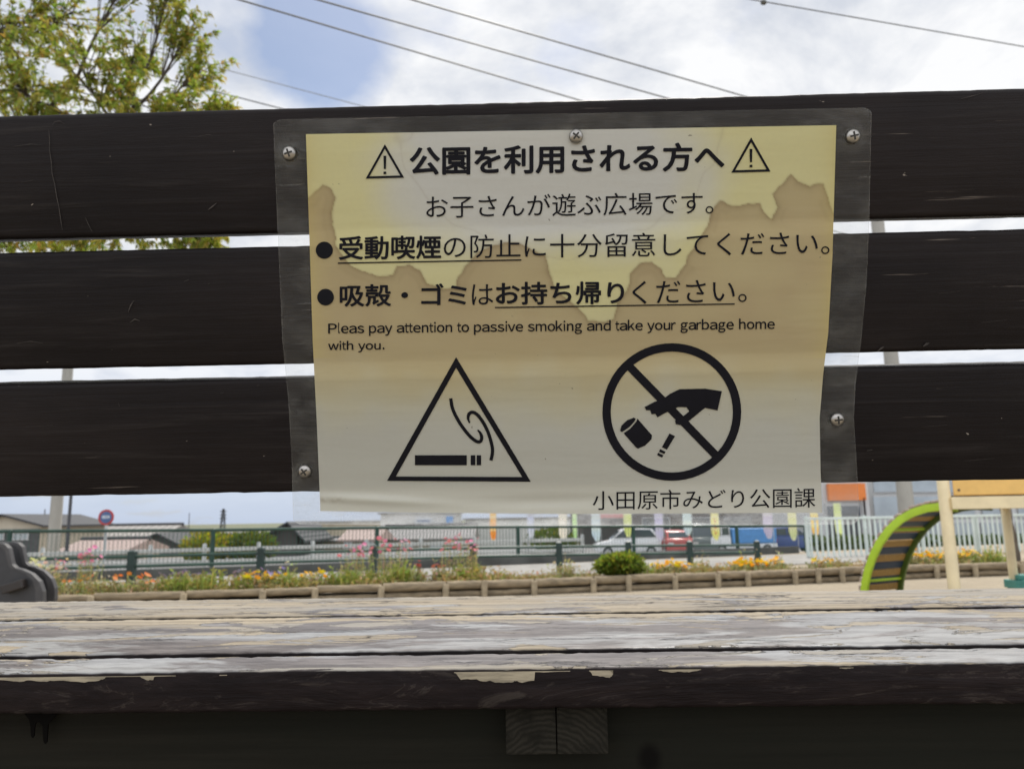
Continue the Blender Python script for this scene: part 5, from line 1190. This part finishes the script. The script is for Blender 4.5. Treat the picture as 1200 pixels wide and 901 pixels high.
gable_house('brown_gable_house', 'brown gabled house with a deep dark roof left of the notice', 299, 360, 634, 611, 52, 7, M['brown_wall'], M['roof_dark'], 0.7, True, 338)
gable_house('garden_house', 'beige flat house right of the brown gable', 346, 402, 633, 631.5, 60, 5, M['beige_wall'], M['roof_grey'], 0.2, False, None, None, None, [(362, 372, 636, 642)])
gable_house('small_roof_house', 'pinkish hip roofed house under the left half of the notice', 396, 444, 632, 620, 56, 6, M['cream_wall'], M['roof_pink'], 0.4, False, None, None, None, [(404, 412, 635, 642), (428, 436, 635, 642)])
gable_house('wide_roof_house', 'wide grey roofed house under the middle of the notice', 441, 556, 631, 616, 62, 8, M['cream_wall'], M['roof_grey'], 0.5, False, None, None, None, [(470, 484, 635, 642), (504, 518, 635, 642)])
def block(name, label, u0, u1, vt, d, dep, wm, cat='building'):
    a, b = at(u0, vt, d), at(u1, vt, d); z0 = gz((a.x + b.x) / 2, d) - 0.4; t = thing(name, label, cat, ((a.x + b.x) / 2, d, z0)); m = MB()
    m.box(((a.x + b.x) / 2, d + dep / 2, (z0 + a.z) / 2), (b.x - a.x, dep, a.z - z0)); mk('wall', m, wm, t, bevel=0.03)
    m = MB(); m.box(((a.x + b.x) / 2, d + dep / 2, a.z + 0.08), (b.x - a.x + 0.5, dep + 0.5, 0.16)); mk('roof', m, M['roof_grey'], t); return t
def panel(t, name, u0, u1, v0, v1, d, m_, th=0.08, child=None):
    p, q = at(u0, v0, d), at(u1, v1, d); m = MB(); m.box(((p.x + q.x) / 2, d - th / 2, (p.z + q.z) / 2), (q.x - p.x, th, p.z - q.z)); return mk(name, m, m_, child or t)
t = block('white_shop', 'white flat roofed shop showing just under the notice, left of the yellow banner', 446, 534, 602.5, 78, 9, M['white_wall'], 'shop')
s1 = panel(t, 'shop_sign', 487, 506, 607, 613, 77.9, M['sign_white'], 0.2); panel(t, 'sign_stripe', 489, 504, 609, 611.5, 77.69, M['sign_blue'], 0.02, s1); panel(t, 'shop_sign', 523, 531, 605, 614, 77.9, M['car_blue'], 0.2)
panel(t, 'awning', 484, 523, 618, 624, 77.9, M['white_wall'], 0.9)
t = block('brown_shop', 'long dark brown shop building behind the parked cars', 682, 960, 575, 62, 14, M['brown_wall'], 'shop')
panel(t, 'red_fascia', 702, 731, 599, 606.5, 61.95, M['red_fascia'], 0.4)
for k, u_ in enumerate((752, 800, 848, 896)):
    f = panel(t, 'window', u_, u_ + 34, 606, 632, 61.95, M['frame'], 0.10); panel(t, 'pane', u_ + 1, u_ + 33, 607, 631, 61.84, M['glass'], 0.02, f)
t = block('grey_shop', 'grey shop with an orange sign board right of the notice', 962, 1016, 560, 50, 10, M['white_wall'], 'shop')
panel(t, 'sign_board', 968, 1013, 567, 586, 49.95, M['orange_sign'], 0.3); f = panel(t, 'shop_front', 966, 1014, 590, 640, 49.95, M['frame'], 0.1); panel(t, 'pane', 969, 1011, 593, 637, 49.84, M['glass'], 0.02, f)
panel(t, 'corner_post', 1011, 1017, 583, 650, 49.8, M['brown_wall'], 0.3)
t = block('glass_building', 'pale building with tall glass windows behind the utility pole on the right', 1019, 1330, 520, 56, 14, M['white_wall'])
for u_ in range(1022, 1310, 42):
    for (v0, v1) in ((562, 577), (581, 606), (612, 640)):
        f = panel(t, 'window', u_, u_ + 38, v0, v1, 55.95, M['frame'], 0.10); panel(t, 'pane', u_ + 1.2, u_ + 36.8, v0 + 1.2, v1 - 1.2, 55.84, M['pale_glass'], 0.02, f)
block('pale_office', 'long pale building on the horizon behind the banners left of the white hatchback', 545, 684, 609, 88, 8, M['white_wall'])
block('pale_office', 'low beige building on the horizon between the brown gable and the chain link post', 356, 452, 612.5, 92, 8, M['beige_wall'])
block('pale_office', 'low grey building on the horizon between the long roof and the brown gable', 196, 300, 627, 96, 8, M['white_wall'])
# ---- parked cars
def car(label, u_c, d, length, height, bodym, facing, kind='hatch', name='parked_car', group='cars parked beyond the fence'):
    c = at(u_c, 640, d); z0 = gz(c.x, d); rot = {'left': 0.0, 'right': math.pi, 'front': math.pi / 2, 'rear': -math.pi / 2}[facing]
    t = thing(name, label, 'car' if kind != 'truck' else 'truck', (c.x, d, z0), rot, group); L, H, W_ = length, height, 1.48; hl = L / 2
    # side profile, nose to -x
    if kind == 'hatch': low_ = [(-hl, .30), (-hl, .62), (-hl + .15, .78), (-hl + .85, .92), (hl - .08, .95), (hl, .85), (hl, .30)]; cab = [(-hl + .80, .90), (-hl + 1.45, H - .06), (-hl + 1.75, H), (hl - .45, H - .03), (hl - .06, .93)]
    elif kind == 'van': low_ = [(-hl, .30), (-hl, .85), (-hl + .12, .98), (hl, .98), (hl, .30)]; cab = [(-hl + .15, .96), (-hl + .55, H - .05), (-hl + .75, H), (hl - .06, H), (hl - .01, .96)]
    else: low_ = [(-hl, .32), (-hl, .85), (-hl + .10, 1.0), (-hl + 1.15, 1.0), (-hl + 1.15, .62), (hl, .62), (hl, .32)]; cab = [(-hl + .12, .98), (-hl + .35, H - .05), (-hl + .5, H), (-hl + 1.1, H), (-hl + 1.13, .98)]
    m = MB(); m.prism([(x, -W_ / 2, z) for x, z in low_], (0, W_, 0)); mk('body', m, bodym, t, local=True, bevel=0.05, segs=2, smooth=True)
    m = MB(); m.prism([(x, -W_ / 2 + .07, z) for x, z in cab], (0, W_ - .14, 0)); cb = mk('cabin', m, bodym, t, local=True, bevel=0.05, segs=2, smooth=True)
    # glass, set just proud of the cabin
    cx_ = sum(x for x, z in cab) / len(cab); cz_ = sum(z for x, z in cab) / len(cab); gl = [(cx_ + (x - cx_) * .86, cz_ + .03 + (z - cz_) * .70) for x, z in cab]
    for sy in (-1, 1):
        m = MB(); y = sy * (W_ / 2 - .062); m.prism([(x, y, z) for x, z in gl], (0, sy * 0.012, 0)); mk('side_window', m, M['glass'], t, local=True)
        m = MB(); x0 = cx_ - .02; m.box((x0, sy * (W_ / 2 - .04), cz_ + .05), (0.06, 0.012, (H - .95) * .72)); mk('window_pillar', m, bodym, t, local=True)
    a, b = Vector((cab[0][0], 0, cab[0][1])), Vector((cab[1][0], 0, cab[1][1]))
    for (a, b, nm) in ((cab[0], cab[1], 'windscreen'), (cab[-1], cab[-2], 'rear_window')):
        dx, dz = b[0] - a[0], b[1] - a[1]; nx_, nz_ = -dz, dx
        if nm == 'rear_window': nx_, nz_ = dz * -1, dx
        ln = math.hypot(dx, dz); s = -1 if nm == 'windscreen' else 1; nx_, nz_ = s * abs(dz) / ln * .012, abs(dx) / ln * .012
        p0 = (a[0] + dx * .15 + nx_, a[1] + dz * .15 + nz_); p1 = (a[0] + dx * .86 + nx_, a[1] + dz * .86 + nz_)
        m = MB(); w2 = W_ / 2 - .17; m.prism([(p0[0], -w2, p0[1]), (p0[0], w2, p0[1]), (p1[0], w2 - .05, p1[1]), (p1[0], -w2 + .05, p1[1])], (nx_ * .8, 0, nz_ * .8)); mk(nm, m, M['glass'], t, local=True)
    for x in (-hl + .62, hl - .58):
        for sy in (-1, 1):
            m = MB(); m.lathe([(.27, -.09), (.29, -.07), (.29, .07), (.27, .09)], (x, sy * (W_ / 2 - .08), .29), (0, 1, 0), 22); w_ = mk('wheel', m, M['tyre'], t, local=True, smooth=True)
            m = MB(); m.lathe([(.18, 0), (.17, .014), (.05, .02)], (x, sy * (W_ / 2 + .012), .29), (0, sy, 0), 16); mk('rim', m, M['rim'], w_, local=True, smooth=True)
    for sy in (-1, 1):
        m = MB(); m.box((-hl - .005, sy * (W_ / 2 - .24), .70), (0.05, .30, .13)); mk('headlight', m, M['lamp'], t, local=True, bevel=.02)
        m = MB(); m.box((hl + .005, sy * (W_ / 2 - .16), .74), (0.04, .16, .22)); mk('tail_light', m, M['tail'], t, local=True, bevel=.015)
    m = MB(); m.box((-hl - .01, 0, .42), (0.10, W_ - .06, .16)); mk('bumper', m, bodym, t, local=True, bevel=.03)
    if kind == 'truck':
        m = MB(); m.prism([(-hl + 1.2, -W_ / 2 + .02, .64), (hl - .02, -W_ / 2 + .02, .64), (hl - .02, -W_ / 2 + .02, 1.45), (-hl + 1.2, -W_ / 2 + .02, 1.45)], (0, W_ - .04, 0)); mk('cargo_cover', m, M['car_blue'], t, local=True, bevel=.06)
    return t
car('white hatchback parked side on behind the round bush', 735, 44.5, 3.6, 1.55, M['car_white'], 'left')
car('bright red van parked nose out between two banners', 790, 45.0, 3.3, 1.40, M['car_red'], 'front', 'van')
car('dark grey van parked right of the red one', 818, 45.6, 3.4, 1.75, M['car_grey'], 'front', 'van')
car('small truck with a bright blue cargo cover right of the grey van', 868, 44.6, 3.7, 1.55, M['car_white'], 'left', 'truck', 'parked_truck')
car('dark blue car parked beside the start of the picket fence', 925, 45.5, 3.5, 1.45, M['car_navy'], 'right')
# ---- banners along the car park
BN = [(578, 634, 7.0, (0.80, 0.50, 0.10), (0.78, 0.22, 0.04), 'yellow banner turning orange at its foot'), (622, 631, 7.5, (0.30, 0.33, 0.70), (0.60, 0.62, 0.85), 'blue violet banner left of the white one'), (660, 633, 9.5, (0.74, 0.66, 0.74), (0.76, 0.70, 0.76), 'pinkish white banner with a pointed foot'), (674, 633, 5.0, (0.50, 0.72, 0.40), (0.42, 0.62, 0.36), 'narrow pale green banner right of the pinkish one'),
      (699, 634, 10, (0.45, 0.57, 0.82), (0.52, 0.62, 0.85), 'light blue banner in front of the white hatchback nose'), (736, 629, 9.0, (0.62, 0.66, 0.25), (0.56, 0.64, 0.24), 'yellow green banner over the white hatchback'), (773, 634, 9.5, (0.36, 0.34, 0.74), (0.56, 0.52, 0.82), 'deep violet banner left of the red van'), (806, 627, 10, (0.55, 0.66, 0.85), (0.52, 0.62, 0.82), 'pale blue banner right of the red van'),
      (839, 633, 9.0, (0.74, 0.68, 0.36), (0.72, 0.70, 0.26), 'cream yellow banner with red spots left of the blue cargo cover'), (901, 631, 11, (0.45, 0.40, 0.70), (0.52, 0.46, 0.76), 'soft violet banner over the blue truck'), (930, 633, 9.5, (0.68, 0.64, 0.40), (0.60, 0.66, 0.42), 'beige banner at the end of the parked cars'), (956, 630, 8.5, (0.78, 0.62, 0.16), (0.78, 0.45, 0.14), 'bright yellow orange banner behind the picket fence'), (984, 632, 8.0, (0.58, 0.68, 0.34), (0.62, 0.72, 0.36), 'lime banner behind the picket fence below the orange sign')]
for i, (u_, vb, wpx, c1, c2, lab) in enumerate(BN):
    d = 37.5 + 0.35 * (i % 3); p = at(u_, vb, d); z0 = gz(p.x, d); t = thing('banner', lab, 'banner', (p.x, d, z0), 0, 'banners along the car park'); W_ = wpx / FPX * d; H_ = 1.7; m = MB(); nn = 12; r = random.Random(i)
    xl = p.x + W_ / 2 + .02; m.tube([(xl, d, z0), (xl, d, p.z + H_ + .05)], .014, 6); m.tube([(xl, d, p.z + H_ + .03), (xl - W_ - .03, d, p.z + H_ + .03)], .010, 6); mk('pole', m, M['white_rail'], t)
    m = MB(); ph = r.uniform(0, 6)
    for j in range(nn + 1):
        f = j / nn; tap = 1.0 if f < 0.80 else 1 - 0.55 * (f - 0.80) / 0.20
        for k in range(5):
            x = xl - .02 - W_ * (k / 4 * tap + (1 - tap) * 0.35); m.v.append(Vector((x, d + 0.05 * math.sin(ph + f * 5 + k * .9) * f, p.z + H_ * (1 - f) + 0.0))); m.c.append(tuple(a * (1 - f) + b * f for a, b in zip(c1, c2)) if j % 4 else tuple(min(.85, a * 0.6 + .30) for a in c1))
    for j in range(nn):
        for k in range(4): m.f.append([j * 5 + k, j * 5 + k + 1, (j + 1) * 5 + k + 1, (j + 1) * 5 + k]); m.mi.append(0)
    mk('cloth', m, M['petal'], t, recalc=False, smooth=True)
    if 'red spots' in lab:
        m = MB()
        for zz_ in (.35, .62, .9): m.lathe([(.045, 0), (.045, .01)], (p.x, d - .07, p.z + zz_), (0, -1, 0), 10); m.lathe([(.03, 0), (.03, .01)], (p.x - .06, d - .07, p.z + zz_ + .12), (0, -1, 0), 10)
        mk('red_spot', m, M['red_fascia'], t)
